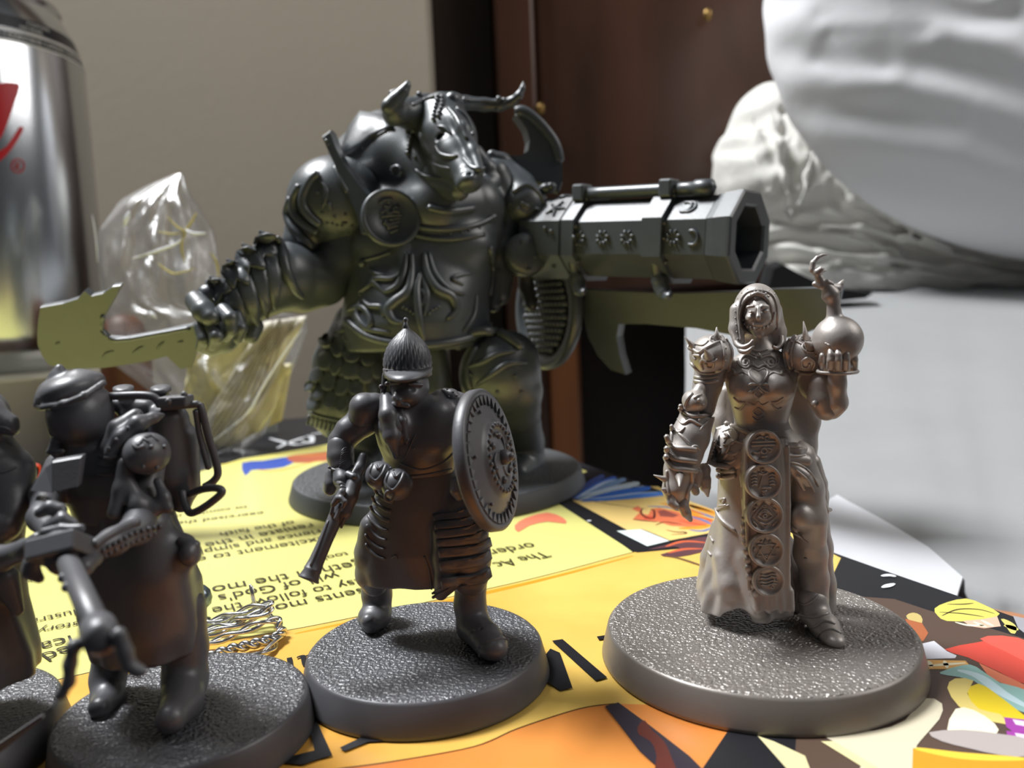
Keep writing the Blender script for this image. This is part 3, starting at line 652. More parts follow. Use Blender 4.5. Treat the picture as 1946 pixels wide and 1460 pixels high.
M_tin = mat('cream_metal', srgb(228, 224, 208), .30, .15); mb = MB(); mb.add(*lathe((CXc, cY+2, 0), [(10, TZ), (tr-1, TZ), (tr, TZ+1), (tr, zb-2.5), (tr+.5, zb-2), (tr+.4, zb-.5), (tr-1, zb), (10, zb)], 96)); mb.build('body', M_tin, tin)
# brown wooden bead-like knob behind the blade
mb = MB(); kc = YP(238, 672, 235); mb.add(*lathe((kc[0], kc[1], 0), [(4, TZ), (5.8, TZ), (6.6, TZ+2), (7, kc[2]-3), (6.8, kc[2]+4), (5.6, kc[2]+8.5), (3.6, kc[2]+10.8), (1, kc[2]+11.6)], 48))
kb = mb.build('bottle', mat('amber_plastic', srgb(112, 66, 44), .5), None); kb['label'] = 'small brown rounded bottle standing behind the cleaver blade'; kb['category'] = 'bottle'
# =================================================================== MINIATURE 1: robed woman with flask
M_fem = mat('bronze_grey_primer', srgb(184, 177, 172), .45, .42, spec=.9, bump=.02, bscale=2500, var=.06, vscale=400)
M_femb = base_mats('bronze_grey_base', srgb(128, 122, 117), .38, .35)
wroot = empty('miniature', (24.24, 79.1, 0), 'bronze-grey primed miniature of a hooded woman holding up a round flask', 'miniature')
W = Fig(79.1, wroot, M_fem); W.gain = 1.3
mini_base(W, 24.24, 79.1, 16, 15.05, 3.3, M_femb)
# ---- robe, cloak and legs
def fold_w(th, z): return 1+.055*np.sin(9*th+.5*z)*np.clip((16-z)/8, 0, 1)+.02*np.sin(17*th-1.2*z)*np.clip((12-z)/6, 0, 1)
robe = W.LF([(812, 1384, 1500, .8, 2.5), (850, 1368, 1530, .8, 3.0), (900, 1366, 1528, .9, 3.1), (960, 1364, 1500, 1.1, 3.2), (1010, 1358, 1494, 1.2, 3.5), (1060, 1347, 1497, 1.4, 3.9), (1110, 1334, 1500, 1.6, 4.4), (1152, 1330, 1506, 1.8, 4.6)], fold_w)
robe += W.C((1365, 1000, 3, 14), (1350, 1060, 4, 18), (1334, 1118, 4.5, 12)) + W.C((1370, 1060, 0, 16), (1385, 1110, -.8, 26), (1420, 1150, -1.6, 18)) + W.C((1420, 1060, -1.5, 20), (1440, 1158, -2.6, 20))
robe += [(q, '-', .5) for q in W.E(1352, 1172, 2.5, 34, 26, 3.2) + W.E(1400, 1176, -1.5, 26, 24, 3)]
W.body('robe', robe, .15, .5, rel=1)
cloak = W.C((1500, 740, 3.0, 26), (1520, 800, 3.2, 26), (1525, 850, 2.6, 22), (1545, 940, 3.2, 26), (1556, 1040, 3.6, 24), (1562, 1110, 3.6, 24), (1566, 1160, 3.4, 24)) + W.C((1380, 745, 3.2, 14), (1372, 800, 3.2, 20), (1376, 850, 2.4, 20)) + W.C((1530, 745, 2.2, 13), (1542, 800, 2.4, 14), (1538, 845, 2.2, 12))
cloak += W.C((1440, 1000, 3.5, 40), (1500, 1080, 4, 40), (1530, 1150, 4, 40))
W.body('cloak', cloak, .17, .8)
leg = W.C((1515, 870, -.4, 34), (1531, 930, -.9, 33), (1536, 985, -1.2, 34), (1539, 1010, -1.0, 29), (1540, 1050, -.4, 31), (1548, 1100, .2, 26), (1550, 1145, -.3, 25))
leg += W.E(1522, 985, -2.6, 20, 26, .9) + [(q, '+', .12) for q in W.C((1506, 1002, -2.3, 5), (1512, 1014, -2.5, 4), (1522, 1022, -2.4, 2.5))]
W.body('leg', leg, .15, .6)
boot = W.C((1545, 1140, -.3, 29), (1550, 1170, -.8, 27), (1568, 1192, -2.8, 26), (1580, 1212, -4.6, 21), k=.5) + W.E(1585, 1216, -5.2, 20, 15, 1.2)
boot += [(q, '-', .05) for q in W.C((1524, 1175, -2.6, 2), (1545, 1172, -3.9, 2), (1572, 1172, -3.4, 2)) + W.C((1534, 1193, -3.6, 2), (1548, 1186, -4.9, 2), (1586, 1186, -4.6, 2)) + W.C((1551, 1212, -4.6, 2), (1562, 1201, -6.1, 2), (1596, 1201, -6.0, 2))]
W.body('boot', boot, .11, .3)
mb = MB(); W.T(mb, [(1520, 1168), (1545, 1174), (1574, 1166)], 2.2, jump=5); W.T(mb, [(1530, 1190), (1548, 1192), (1566, 1180), (1586, 1186)], 2.0, jump=5); W.T(mb, [(1552, 1214), (1562, 1200), (1580, 1196), (1598, 1204)], 1.8, jump=5); W.T(mb, [(1518, 1146), (1530, 1150), (1545, 1142), (1556, 1130)], 2.4, taper=True, jump=5); [W.B(mb, *p, 2.4) for p in ((1528, 1196), (1536, 1206), (1546, 1214))]; mb.build('boot_trim', M_fem, wroot)
W.body('boot', W.C((1362, 1120, 3, 20), (1352, 1150, 2.0, 20), (1344, 1158, 1.0, 11)), .15, .3)
# ---- torso
tor = W.LF([(650, 1424, 1464, .6, 1.0), (668, 1412, 1480, .5, 1.4), (684, 1384, 1506, .6, 1.9), (715, 1377, 1514, .3, 2.6), (745, 1384, 1510, .2, 2.8), (775, 1392, 1502, .5, 2.4), (800, 1397, 1496, .6, 2.2), (835, 1388, 1508, .7, 2.4)])
tor += W.E(1416, 736, -1.7, 31, 31, 1.5, k=.5) + W.E(1476, 736, -1.7, 31, 31, 1.5, k=.5)
tor += W.C((1444, 640, .3, 15), (1445, 668, .5, 17), k=.3)
tor += W.C((1350, 690, .6, 30), (1345, 730, .2, 26), (1334, 775, -.4, 25), k=.5) + W.C((1530, 690, 1, 28), (1545, 735, .5, 24), (1578, 772, -2.6, 24), (1590, 765, -3.2, 20), (1590, 730, -3.8, 17), (1592, 700, -4.1, 17), k=.4)
W.body('torso', tor, .13, .5)
# ---- head, hood
head = W.E(1441, 599, -.2, 27, 40, 1.75) + W.C((1441, 628, -.8, 12), (1442, 634, -.9, 10)) + W.C((1441, 586, -1.75, 3.5), (1441, 602, -2.15, 4), (1441, 606, -2.1, 4.4), k=.12) \
  + W.C((1421, 584, -1.55, 3.4), (1432, 582, -1.75, 3.4), k=.15) + W.C((1449, 582, -1.75, 3.4), (1461, 583, -1.5, 3.4), k=.15) + W.C((1433, 617, -1.75, 3), (1449, 617, -1.75, 3), k=.12) + W.C((1435, 622, -1.6, 3.2), (1448, 622, -1.6, 3.2), k=.1) \
  + W.E(1425, 604, -1.2, 8, 8, .6, k=.3) + W.E(1458, 604, -1.2, 8, 8, .6, k=.3)
head += [(q, '-', .12) for q in W.E(1427, 592, -2.15, 8, 4.2, .5) + W.E(1455, 591, -2.15, 8, 4.2, .5)] + [(q, '+', .03) for q in W.E(1427, 592.6, -1.72, 5.4, 3, .3) + W.E(1455, 591.6, -1.72, 5.4, 3, .3)] + [(q, '-', .05) for q in W.C((1433, 619.5, -2, 1.0), (1441, 620, -2.1, 1.2), (1449, 619.5, -2, 1.0))]
W.body('head', head, .075, .25)
hood = W.E(1438, 592, .6, 43, 53, 2.5) + W.C((1402, 590, .2, 15), (1400, 625, -.1, 14), (1404, 650, -.6, 11), k=.4) + W.C((1475, 590, .6, 11), (1480, 630, .8, 13), (1482, 652, .6, 12), k=.4) + W.C((1410, 620, 1.6, 20), (1440, 660, 1.8, 30), (1470, 640, 1.8, 22))
hood += [(q, '-', .12) for q in W.E(1442, 602, -2.6, 31, 45, 3.2) + W.C((1442, 640, -2.2, 26), (1442, 665, -2.0, 24))]
W.body('hood', hood, .1, .35)
mb = MB(); h_rim = [(1412, 650), (1409, 625), (1407, 600), (1411, 577), (1422, 561), (1440, 555), (1458, 560), (1470, 575), (1474, 600), (1473, 628)]
W.T(mb, [(x-(4 if x < 1441 else -3), y-3) for x, y in h_rim], 2.0, jump=5); W.beads(mb, [(x-(10 if x < 1441 else -8), y-6) for x, y in h_rim[:8]], 1.5, 12); mb.build('hood_trim', M_fem, wroot)
mb = MB(); W.beads(mb, [(1412, 609), (1420, 620), (1432, 623), (1441, 625), (1452, 623), (1462, 617), (1469, 606)], 3.2, 7); W.T(mb, [(1469, 607), (1470, 600), (1472, 594)], 2); W.beads(mb, [(1418, 618), (1424, 623), (1434, 627), (1448, 627), (1460, 622)], 2, 5); mb.build('face_chain', M_fem, wroot)
mb = MB(); hh = W.hit(1440, 565); mb.add(*ball(hh[0], (.42, .2, .26), 10)); mb.build('brow_gem', M_fem, wroot)
mb = MB(); W.T(mb, [(1428, 561), (1440, 557), (1452, 561)], 2.2); W.beads(mb, [(1416, 570), (1428, 558), (1440, 554), (1452, 556), (1464, 566)], 2.2, 7); mb.build('diadem', M_fem, wroot)
mb = MB()
for c in ([(1398, 640, -.4), (1402, 655, -1.0), (1412, 660, -1.6), (1424, 655, -2.0), (1431, 646, -2.1)], [(1404, 650, -.6), (1408, 666, -1.4), (1420, 668, -2), (1432, 658, -2.2)], [(1484, 640, .2), (1484, 655, -.4), (1476, 662, -.8), (1468, 658, -1)]):
    P_ = catmull([W.P(*p) for p in c], 6); mb.add(*tube(P_, [W.L(6)*max(.3, 1-.7*(i/len(P_))**2) for i in range(len(P_))], 10))
mb.build('hair_lock', M_fem, wroot)
# ---- breastplate relief
mb = MB()
for s in (-1, 1):
    X = lambda x: 1441+s*(x-1441)
    W.T(mb, [(X(1445), 682), (X(1462), 676), (X(1474), 684), (X(1472), 694), (X(1462), 694), (X(1460), 686), (X(1467), 684)], 1.9)
    W.T(mb, [(X(1441), 700), (X(1454), 693), (X(1464), 700), (X(1478), 692), (X(1480), 682)], 1.9); W.T(mb, [(X(1441), 672), (X(1448), 680), (X(1456), 676)], 1.8)
    W.T(mb, [(X(1441), 706), (X(1452), 701), (X(1459), 708), (X(1455), 720), (X(1441), 733)], 2.0)
    W.T(mb, [(X(1460), 714), (X(1470), 708), (X(1484), 712), (X(1486), 706), (X(1492), 702), (X(1500), 708)], 2.0, taper=True)
    W.T(mb, [(X(1441), 733), (X(1452), 730), (X(1460), 732)], 2.2, taper=True); W.T(mb, [(X(1441), 734), (X(1433), 741), (X(1420), 746)], 2.0, taper=True)
    W.T(mb, [(X(1441), 740), (X(1450), 748), (X(1441), 756)], 1.8); W.T(mb, [(X(1441), 762), (X(1448), 770), (X(1460), 764)], 1.6, taper=True); W.T(mb, [(X(1394), 755), (X(1404), 763), (X(1416), 764)], 2.2, taper=True); W.T(mb, [(X(1396), 774), (X(1406), 778), (X(1416), 768)], 1.8, taper=True)
    W.T(mb, [(X(1441), 775), (X(1450), 784), (X(1441), 792)], 1.6); W.T(mb, [(X(1430), 792), (X(1440), 800), (X(1452), 794)], 1.8, taper=True); W.B(mb, X(1467), 688, 2.4); W.B(mb, X(1452), 690, 2); W.B(mb, X(1484), 696, 2.2)
mb.build('breastplate_relief', M_fem, wroot)
mb = MB(); W.plate(mb, [(1441, 735), (1455, 720), (1459, 709), (1452, 702), (1441, 708), (1430, 702), (1423, 709), (1427, 720)], .12, 3); W.addtree((np.concatenate(mb.v), mb.f)); mb.build('breast_crest', M_fem, wroot)
mb = MB(); W.T(mb, [(1425, 671), (1440, 677), (1462, 671)], 1.8); W.T(mb, [(1428, 664), (1441, 668), (1458, 664)], 1.8); mb.build('necklace', M_fem, wroot)
# ---- pauldrons
def pauldron(cx, cy, s, spk, extra):
    p = W.E(cx, cy, -.6, 41, 38, 2.5, -12*s) + [(q, '+', .1) for q in W.C((cx+s*18, cy-34, -1.0, 5), (cx+s*33, cy-6, -1.6, 5.5), (cx+s*30, cy+30, -1.0, 5))]
    p += [(q, '-', .15) for q in W.E(cx+s*8, cy+44, -.4, 36, 20, 2.6)]
    W.body('pauldron', p, .11, .3)
    o = wroot.children[-1] if False else None
    mb = MB()
    W.T(mb, [(cx-s*38, cy+16), (cx-s*20, cy+34), (cx, cy+36), (cx+s*18, cy+28)], 2.6); W.T(mb, [(cx-s*36, cy-12), (cx-s*24, cy-4), (cx-s*12, cy-12), (cx+s*4, cy-20), (cx+s*16, cy-26)], 2.0)
    W.T(mb, [(cx+s*14, cy-32), (cx+s*24, cy-8), (cx+s*22, cy+22)], 2.0); W.T(mb, [(cx+s*28, cy-30), (cx+s*38, cy-6), (cx+s*34, cy+26)], 1.6)
    for k in range(5): W.B(mb, cx+s*(20+8*math.sin(.5+k*.6)), cy-24+k*12, 2.4)
    W.T(mb, [(cx-s*16, cy+28), (cx-s*20, cy+14), (cx-s*8, cy+6), (cx+s*4, cy+14), (cx+s*2, cy+24), (cx-s*8, cy+24), (cx-s*10, cy+17)], 2.0); W.T(mb, [(cx-s*30, cy+10), (cx-s*34, cy+2), (cx-s*22, cy+2)], 1.8); W.T(mb, [(cx-s*6, cy-26), (cx-s*16, cy-18), (cx-s*30, cy-20)], 1.6)
    mb.build('pauldron_relief', M_fem, wroot)
    for (x, y, tx, ty, r, dd) in spk:
        mb = MB(); W.spike(mb, x, y, tx, ty, r, dd); h = W.hit(x, y)
        if h: mb.add(*tube(catmull([h[0]+W.L(r*1.5)*(math.cos(a)*np.array([1, 0, 0])+math.sin(a)*np.array([0, .5, .6])) for a in np.linspace(0, 5.7, 9)], 2, True), W.L(2), 6, True))
        mb.build('spike', M_fem, wroot)
pauldron(1352, 674, 1, [(1318, 660, 1301, 640, 7, 0), (1362, 645, 1362, 622, 8, 0), (1348, 680, 1339, 664, 9, -3.2)], 0)
pauldron(1528, 674, -1, [(1532, 646, 1527, 611, 7.5, 0), (1540, 660, 1530, 650, 10, -3.0)], 0)
# ---- armour on the lowered arm, claws
gau = W.C((1325, 792, -.9, 33), (1312, 830, -1.6, 36), (1302, 862, -2.2, 33), (1292, 893, -2.6, 30), (1285, 930, -3.0, 26), (1289, 955, -3.1, 17))
gau += [(q, '-', .1) for q in W.E(1335, 780, -.6, 30, 16, 2)]
W.body('gauntlet', gau, .13, .35)
mb = MB()
W.T(mb, [(1292, 770), (1302, 785), (1320, 792), (1348, 789)], 3.2); W.T(mb, [(1290, 776), (1300, 790), (1310, 797)], 2.2); W.T(mb, [(1288, 796), (1298, 806), (1312, 799), (1326, 806), (1340, 812)], 2.4, taper=True); W.T(mb, [(1282, 810), (1290, 822), (1302, 812)], 2.2, taper=True); W.B(mb, 1329, 799, 3.6); W.T(mb, [(1345, 800), (1336, 810), (1330, 818)], 2.4, taper=True)
for y0, w0 in ((846, 4.0), (868, 4.4), (886, 4.4)): W.T(mb, [(1266, y0-18), (1272, y0-4), (1285, y0+5), (1305, y0+7), (1322, y0+9)], w0, jump=4)
W.T(mb, [(1288, 822), (1300, 832), (1312, 846)], 2.6, taper=True); W.T(mb, [(1276, 808), (1278, 826), (1276, 842)], 3, jump=4); W.T(mb, [(1312, 852), (1322, 848), (1330, 856)], 2.4, taper=True)
W.T(mb, [(1314, 895), (1314, 915), (1306, 935), (1304, 955)], 3.0); W.T(mb, [(1268, 895), (1268, 915), (1272, 940)], 2.4, jump=4)
for (x, y, r) in ((1276, 806, 3), (1272, 826, 3), (1282, 846, 3), (1268, 850, 3)): W.B(mb, x, y, r)
mb.build('gauntlet_relief', M_fem, wroot)
W.body('elbow_guard', W.E(1320, 763, -1.4, 24, 22, 1.6, 20) + W.C((1330, 740, -1.2, 12), (1318, 770, -2.0, 12), (1308, 778, -1.8, 8)), .12, .3)
mb = MB(); W.T(mb, [(1316, 748), (1306, 760), (1302, 772)], 2.4); W.T(mb, [(1318, 757), (1328, 752), (1334, 750)], 2.2, taper=True); W.B(mb, 1328, 761, 4); W.B(mb, 1336, 770, 3); W.T(mb, [(1320, 724), (1340, 727), (1364, 725)], 2.4); W.T(mb, [(1320, 716), (1340, 719), (1364, 716)], 2.0); mb.build('elbow_relief', M_fem, wroot)
for (x, y, tx, ty, r, dd) in ((1266, 912, 1242, 903, 7, 0), (1264, 932, 1257, 930, 7, -.6), (1292, 905, 1291, 925, 9, -2.2)): mb = MB(); W.spike(mb, x, y, tx, ty, r, dd); mb.build('spike', M_fem, wroot)
W.body('finger', W.C((1300, 940, -3.4, 12), (1298, 962, -3.8, 11), (1304, 975, -3.8, 10), (1312, 988, -3.6, 5)), .1, .1)
W.body('finger', W.C((1278, 935, -3.6, 11), (1276, 955, -4.0, 9), (1284, 962, -4.2, 8)), .1, .1)
W.body('finger', W.C((1318, 925, -2.4, 9), (1322, 935, -2.4, 8)), .1, .1)
W.body('finger', W.C((1338, 893, -1.4, 13), (1337, 908, -1.6, 12)) + W.C((1339, 912, -1.7, 13), (1340, 925, -1.8, 11)) + W.C((1342, 928, -1.8, 9), (1345, 943, -1.8, 3)), .1, .08)
W.body('finger', W.C((1325, 900, -2.0, 13), (1324, 920, -2.2, 9)), .1, .1)
# ---- skirt plate with relief, sash, side drape
mb = MB(); W.plate(mb, [(1362, 812), (1380, 806), (1440, 834), (1428, 860), (1412, 890), (1392, 894), (1360, 888), (1344, 880), (1352, 850)], .28, 4, jump=4); W.addtree((np.concatenate(mb.v), mb.f)); mb.build('skirt_plate', M_fem, wroot)
mb = MB(); W.T(mb, [(1378, 804), (1410, 818), (1448, 832)], 4.2); W.T(mb, [(1362, 892), (1380, 896), (1396, 892)], 4.2, off=.2); W.T(mb, [(1362, 904), (1380, 908), (1398, 904)], 4, off=.2)
for c in ([(1372, 822), (1390, 816), (1402, 826), (1394, 842), (1376, 846), (1380, 836)], [(1376, 824), (1384, 830), (1376, 834)], [(1366, 866), (1382, 858), (1392, 840), (1412, 844)], [(1384, 858), (1394, 864), (1406, 856)], [(1360, 880), (1376, 872), (1384, 862), (1396, 870)], [(1374, 876), (1388, 880), (1400, 872)], [(1360, 850), (1368, 858), (1362, 868)], [(1366, 838), (1362, 848), (1372, 852)]): W.T(mb, c, 2.3, taper=True)
W.B(mb, 1405, 824, 1.6); W.B(mb, 1414, 826, 1.8); mb.build('skirt_plate_relief', M_fem, wroot)
mb = MB(); W.beads(mb, [(1364, 836), (1356, 856), (1346, 876), (1342, 884)], 3.2, 5); W.beads(mb, [(1358, 840), (1350, 862)], 2.8, 5); W.B(mb, 1342, 879, 5); mb.build('bead_string', M_fem, wroot)
sash = W.C((1452, 836, -1.6, 10), (1480, 852, -2.0, 13), (1510, 856, -1.8, 15), (1536, 858, -.6, 12)) + W.C((1462, 846, -1.6, 12), (1490, 870, -2.2, 14), (1530, 876, -1.8, 13)) + W.C((1500, 884, -2.3, 11), (1528, 905, -2.3, 13), (1552, 940, -1.6, 13), (1568, 970, -.6, 8), (1578, 969, -.2, 4)) + W.C((1540, 880, -.6, 20), (1552, 920, .2, 20), (1560, 955, .4, 14)) + W.C((1495, 890, -2.2, 7), (1515, 905, -2.6, 6), (1528, 930, -2.4, 5))
W.body('sash', sash, .11, .18)
mb = MB()
for c in ([(1500, 878), (1520, 884), (1540, 900), (1556, 925)], [(1470, 858), (1500, 866), (1530, 866)], [(1462, 838), (1490, 848), (1524, 850)], [(1512, 892), (1534, 912), (1548, 935)]): W.T(mb, c, 2.0, taper=True)
mb.build('sash_fold', M_fem, wroot)
mb = MB(); [W.T(mb, c, 2, taper=True) for c in ([(1500, 985), (1506, 1000), (1516, 1006)], [(1500, 1008), (1516, 1018), (1536, 1032)], [(1528, 1060), (1534, 1064)])]; W.B(mb, 1500, 1000, 4); mb.build('knee_trim', M_fem, wroot)
mb = MB(); W.T(mb, [(1385, 960), (1362, 972), (1375, 995), (1400, 1012)], 2.4, taper=True); W.T(mb, [(1361, 968), (1372, 988), (1396, 1008)], 3.0, jump=4)
for c in ([(1368, 950), (1378, 948), (1374, 956)], [(1366, 962), (1380, 960)], [(1350, 1020), (1356, 1030)], [(1346, 1048), (1352, 1056)]): W.T(mb, c, 2)
mb.build('robe_trim', M_fem, wroot)
# ---- tabard with five medallions
tab = W.LF([(832, 1412, 1496, -2.2, .9), (900, 1406, 1502, -2.5, .9), (1000, 1412, 1502, -2.8, .9), (1100, 1418, 1502, -3.2, .9), (1154, 1428, 1504, -3.4, 1.0)], lambda th, z: 1+.03*np.sin(20*th))
for x in (1440, 1462, 1484, 1500): tab += W.C((x, 1125, -3.6, 9), (x+1, 1158, -3.9, 9.5), k=.25)
for x in (1417, 1483, 1497): tab += W.C((x, 850, -2.9, 4), (x+2, 960, -3.2, 4), (x+6 if x < 1450 else x, 1120, -3.8, 4), k=.15)
W.body('tabard', tab, .12, .3)
med = [(1448, 848, 32), (1447, 914, 34), (1450, 977, 34), (1453, 1043, 32), (1457, 1101, 29)]
for n_, (x, y, r) in enumerate(med):
    h = W.hit(x, y); c = h[0]-np.array([0, .35, 0]); R_ = W.L(r); ax_ = nrm(np.array([-.02, -1, .10])); a, b, _ = frame(ax_)
    mb = MB(); mb.add(*lathe(c, [(R_*.98, -1.0), (R_, .1), (R_*.98, .36), (R_*.9, .42), (R_*.84, .34), (R_*.82, .14), (R_*.5, .12), (R_*.1, .12)], 48, ax_)); mo = mb.build('medallion', M_fem, wroot)
    mb = MB(); q = lambda u, v: c+(a*u+b*v)*R_*.8*np.array([1, 1, 1])+ax_*.2
    def ln(pts, r_=.07, cl=False, n=4): mb.add(*tube(catmull([q(*p) for p in pts], n, cl), r_, 6, cl))
    def circ(u, v, rr_, r_=.06): ln([(u+rr_*math.cos(t), v+rr_*math.sin(t)) for t in np.linspace(0, 6.28, 9)[:-1]], r_, True, 3)
    su = 1 if a[0] > 0 else -1
    if n_ == 0: 
        for v_, w_ in ((.38, .8), (.12, .85)): ln([(-w_, v_), (w_, v_)], .1)
        circ(.25*su, .62, .16); ln([(-.5, .6), (-.2, .75), (0, .6)]); circ(0, -.28, .2, .08); ln([(-.75, -.35), (-.5, -.42), (-.3, -.36)], .09); ln([(.3, -.1), (.55, -.2)]); ln([(.4, -.4), (.6, -.2)]); ln([(-.2, -.7), (.2, -.7)], .09)
    elif n_ == 1:
        ln([(-.3, .6), (0, .5), (.3, .6)], .1); ln([(0, .5), (-.15, 0), (-.3, -.4)]); ln([(-.1, -.4), (.5, -.42)], .1); ln([(-.1, -.62), (.2, -.62)], .09); circ(0, -.8, .08)
        for s in (-1, 1):
            for v_ in (.42, .2, -.02, -.22): ln([(s*.78, v_), (s*.6, v_+.08), (s*.42, v_)], .085)
        circ(0, .75, .12)
    elif n_ == 2:
        ln([(0, .85), (-.8, -.05), (0, -.85), (.8, -.05), (0, .85)], .05, False, 1); ln([(-.5, -.05), (0, .25), (.5, -.05), (0, -.3), (-.5, -.05)], .07, False, 4); ln([(-.4, .1), (0, .4), (.4, .1)], .07); circ(0, -.05, .12, .08); circ(0, .6, .08)
        for s in (-1, 1): circ(s*.5, .6, .07); ln([(s*.75, .3), (s*.6, .45)]); ln([(s*.8, -.4), (s*.5, -.7)])
        ln([(-.4, -.45), (0, -.6), (.4, -.45)], .08)
    elif n_ == 3:
        for s in (-1, 1): ln([(0, s*.8), (-.7, -s*.4), (.7, -s*.4), (0, s*.8)], .06, False, 1); circ(s*.8, .1, .06)
        circ(0, .55, .07); circ(.3, .6, .07); circ(-.3, .6, .07); circ(0, -.45, .09); ln([(-.6, .42), (-.2, .36), (.2, .42), (.6, .38)], .09)
    else:
        for v_ in (.5, .25, -.05, -.3): ln([(-.7+abs(v_)*.3, v_), (-.2, v_-.08), (.3, v_+.06), (.7-abs(v_)*.3, v_)], .09)
        ln([(.2, .4), (.5, .1), (.3, -.4)]); circ(.3, -.5, .12)
    mb.build('relief', M_fem, mo)
mb = MB()
for (x, y) in ((1413, 1000), (1414, 1016), (1416, 1032), (1418, 1048), (1420, 1064), (1422, 1080), (1426, 1096), (1430, 1112), (1436, 1128)): W.B(mb, x, y, 8, -.2, 10)
W.beads(mb, [(1411, 985), (1411, 1005), (1413, 1040)], 3, 10); mb.build('bead_string', M_fem, wroot)
# ---- raised hand and flask
W.body('bracer', W.C((1560, 728, -2.6, 22), (1560, 758, -2.6, 24), (1570, 778, -2.8, 22)) + [(q, '-', .06) for q in W.C((1538, 744, -3.2, 2), (1556, 732, -4.4, 2), (1568, 724, -4.2, 2)) + W.C((1542, 762, -3.4, 2), (1556, 745, -4.4, 2.4), (1570, 738, -4.2, 2))], .11, .3)
mb = MB(); W.B(mb, 1549, 767, 7); mb.build('bracer_stud', M_fem, wroot)
fl = W.E(1592, 646, -4.2, 46, 46, 2.35) + W.C((1586, 610, -4.2, 15), (1584, 575, -4.2, 12), k=.3) + W.C((1583, 572, -4.2, 13), (1579, 562, -4.2, 17), k=.1) + W.C((1578, 556, -4.2, 14), (1573, 549, -4.2, 12), k=.15)
fl += [(q, '+', .08) for q in W.C((1568, 652, -6.0, 2.5), (1576, 656, -6.3, 2.5), (1580, 664, -6.3, 2.5))]
fk = W.body('flask', fl, .13, .3)
W.body('flame_stopper', W.C((1574, 550, -4.2, 9), (1562, 540, -4.2, 8), (1556, 528, -4.2, 8)) + W.C((1552, 518, -4.4, 7.5), (1560, 512, -4.6, 6)) + W.C((1543, 513, -4.2, 6), (1545, 500, -4.2, 5.5), (1553, 490, -4.2, 4), (1563, 485, -4.2, 3), (1572, 484, -4.2, 1.6)) + W.C((1556, 518, -4.2, 5), (1570, 514, -4.2, 2)) + W.C((1548, 540, -4, 5), (1560, 545, -4.3, 5), (1572, 536, -4.4, 5), (1580, 540, -4.4, 5)) + W.C((1583, 548, -4.0, 9), (1592, 548, -3.8, 8), (1598, 540, -3.8, 5), (1603, 532, -3.8, 2)), .1, .12, parent=fk)
hnd = W.E(1592, 694, -4.0, 28, 14, 1.5) + W.C((1592, 712, -4.0, 16), (1592, 696, -4.0, 20))
W.body('hand', hnd, .11, .3)
for (x, d0) in ((1578, -6.0), (1592, -6.3), (1607, -6.1), (1622, -5.0)):
    W.body('finger', W.C((x, 699, d0+.6, 8), (x+1, 684, d0, 7.4), (x+1, 674, d0, 6.4), (x, 667, d0+.2, 5.2)), .09, .08)
W.body('thumb', W.C((1568, 700, -4.5, 8), (1562, 688, -4.8, 7), (1563, 676, -5.0, 6)), .09, .08)
mb = MB(); mb.add(*tube([W.P(1592+38*math.cos(t), 706+4*math.sin(t), -4.0-1.7*math.sin(t)) for t in np.linspace(0, 6.28, 25)[:-1]], .18, 6, True)); mb.build('cuff', M_fem, wroot)
# =================================================================== MINIATURE 2: shield bearer with short gun
M_blk2 = mat('black_primer', srgb(92, 92, 96), .42, .05, spec=.7, bump=.012, bscale=3000, var=.06, vscale=400)
M_blk2b = base_mats('black_base', srgb(84, 84, 88), .40, .12)
sroot = empty('miniature', (-9.89, 77.6, 0), 'black primed miniature with a domed helmet, round shield and short flared gun', 'miniature')
S_ = Fig(77.6, sroot, M_blk2); S_.gain = 1.1
mini_base(S_, -9.89, 77.6, 12.5, 11.54, 3.3, M_blk2b)
# legs and boots
S_.body('boot', S_.E(712, 1172, 5.2, 33, 27, 2.0) + S_.C((706, 1185, 3.6, 20), (700, 1180, 3.0, 14)) + S_.C((716, 1100, 6.2, 30), (716, 1130, 6.4, 29), (718, 1155, 6.2, 27)) + [(q, '-', .06) for q in S_.C((682, 1160, 4.8, 2), (705, 1150, 4.0, 2), (740, 1158, 4.6, 2)) + S_.C((684, 1120, 5.2, 2), (710, 1127, 4.4, 2), (742, 1118, 5, 2)) + S_.C((686, 1138, 5.2, 2), (710, 1144, 4.4, 2), (742, 1137, 5, 2))], .13, .4)
S_.body('boot', S_.C((895, 1100, 1.0, 32), (893, 1150, .8, 31), (900, 1190, .2, 33), (925, 1215, -2.4, 31), (942, 1234, -4.4, 22)) + S_.E(935, 1228, -3.6, 32, 24, 1.9) + [(q, '-', .06) for q in S_.C((888, 1212, -1.4, 2), (905, 1196, -3.2, 2), (940, 1196, -2.4, 2)) + S_.C((912, 1232, -4.6, 2), (922, 1214, -5.4, 2), (962, 1212, -4.0, 2))], .13, .4)
mb = MB(); S_.B(mb, 903, 1240, 3); S_.B(mb, 912, 1246, 3.4); S_.T(mb, [(922, 1222), (946, 1214), (966, 1216)], 1.6); S_.T(mb, [(945, 1214), (955, 1205), (962, 1212)], 1.4, taper=True); mb.build('boot_studs', M_blk2, sroot)
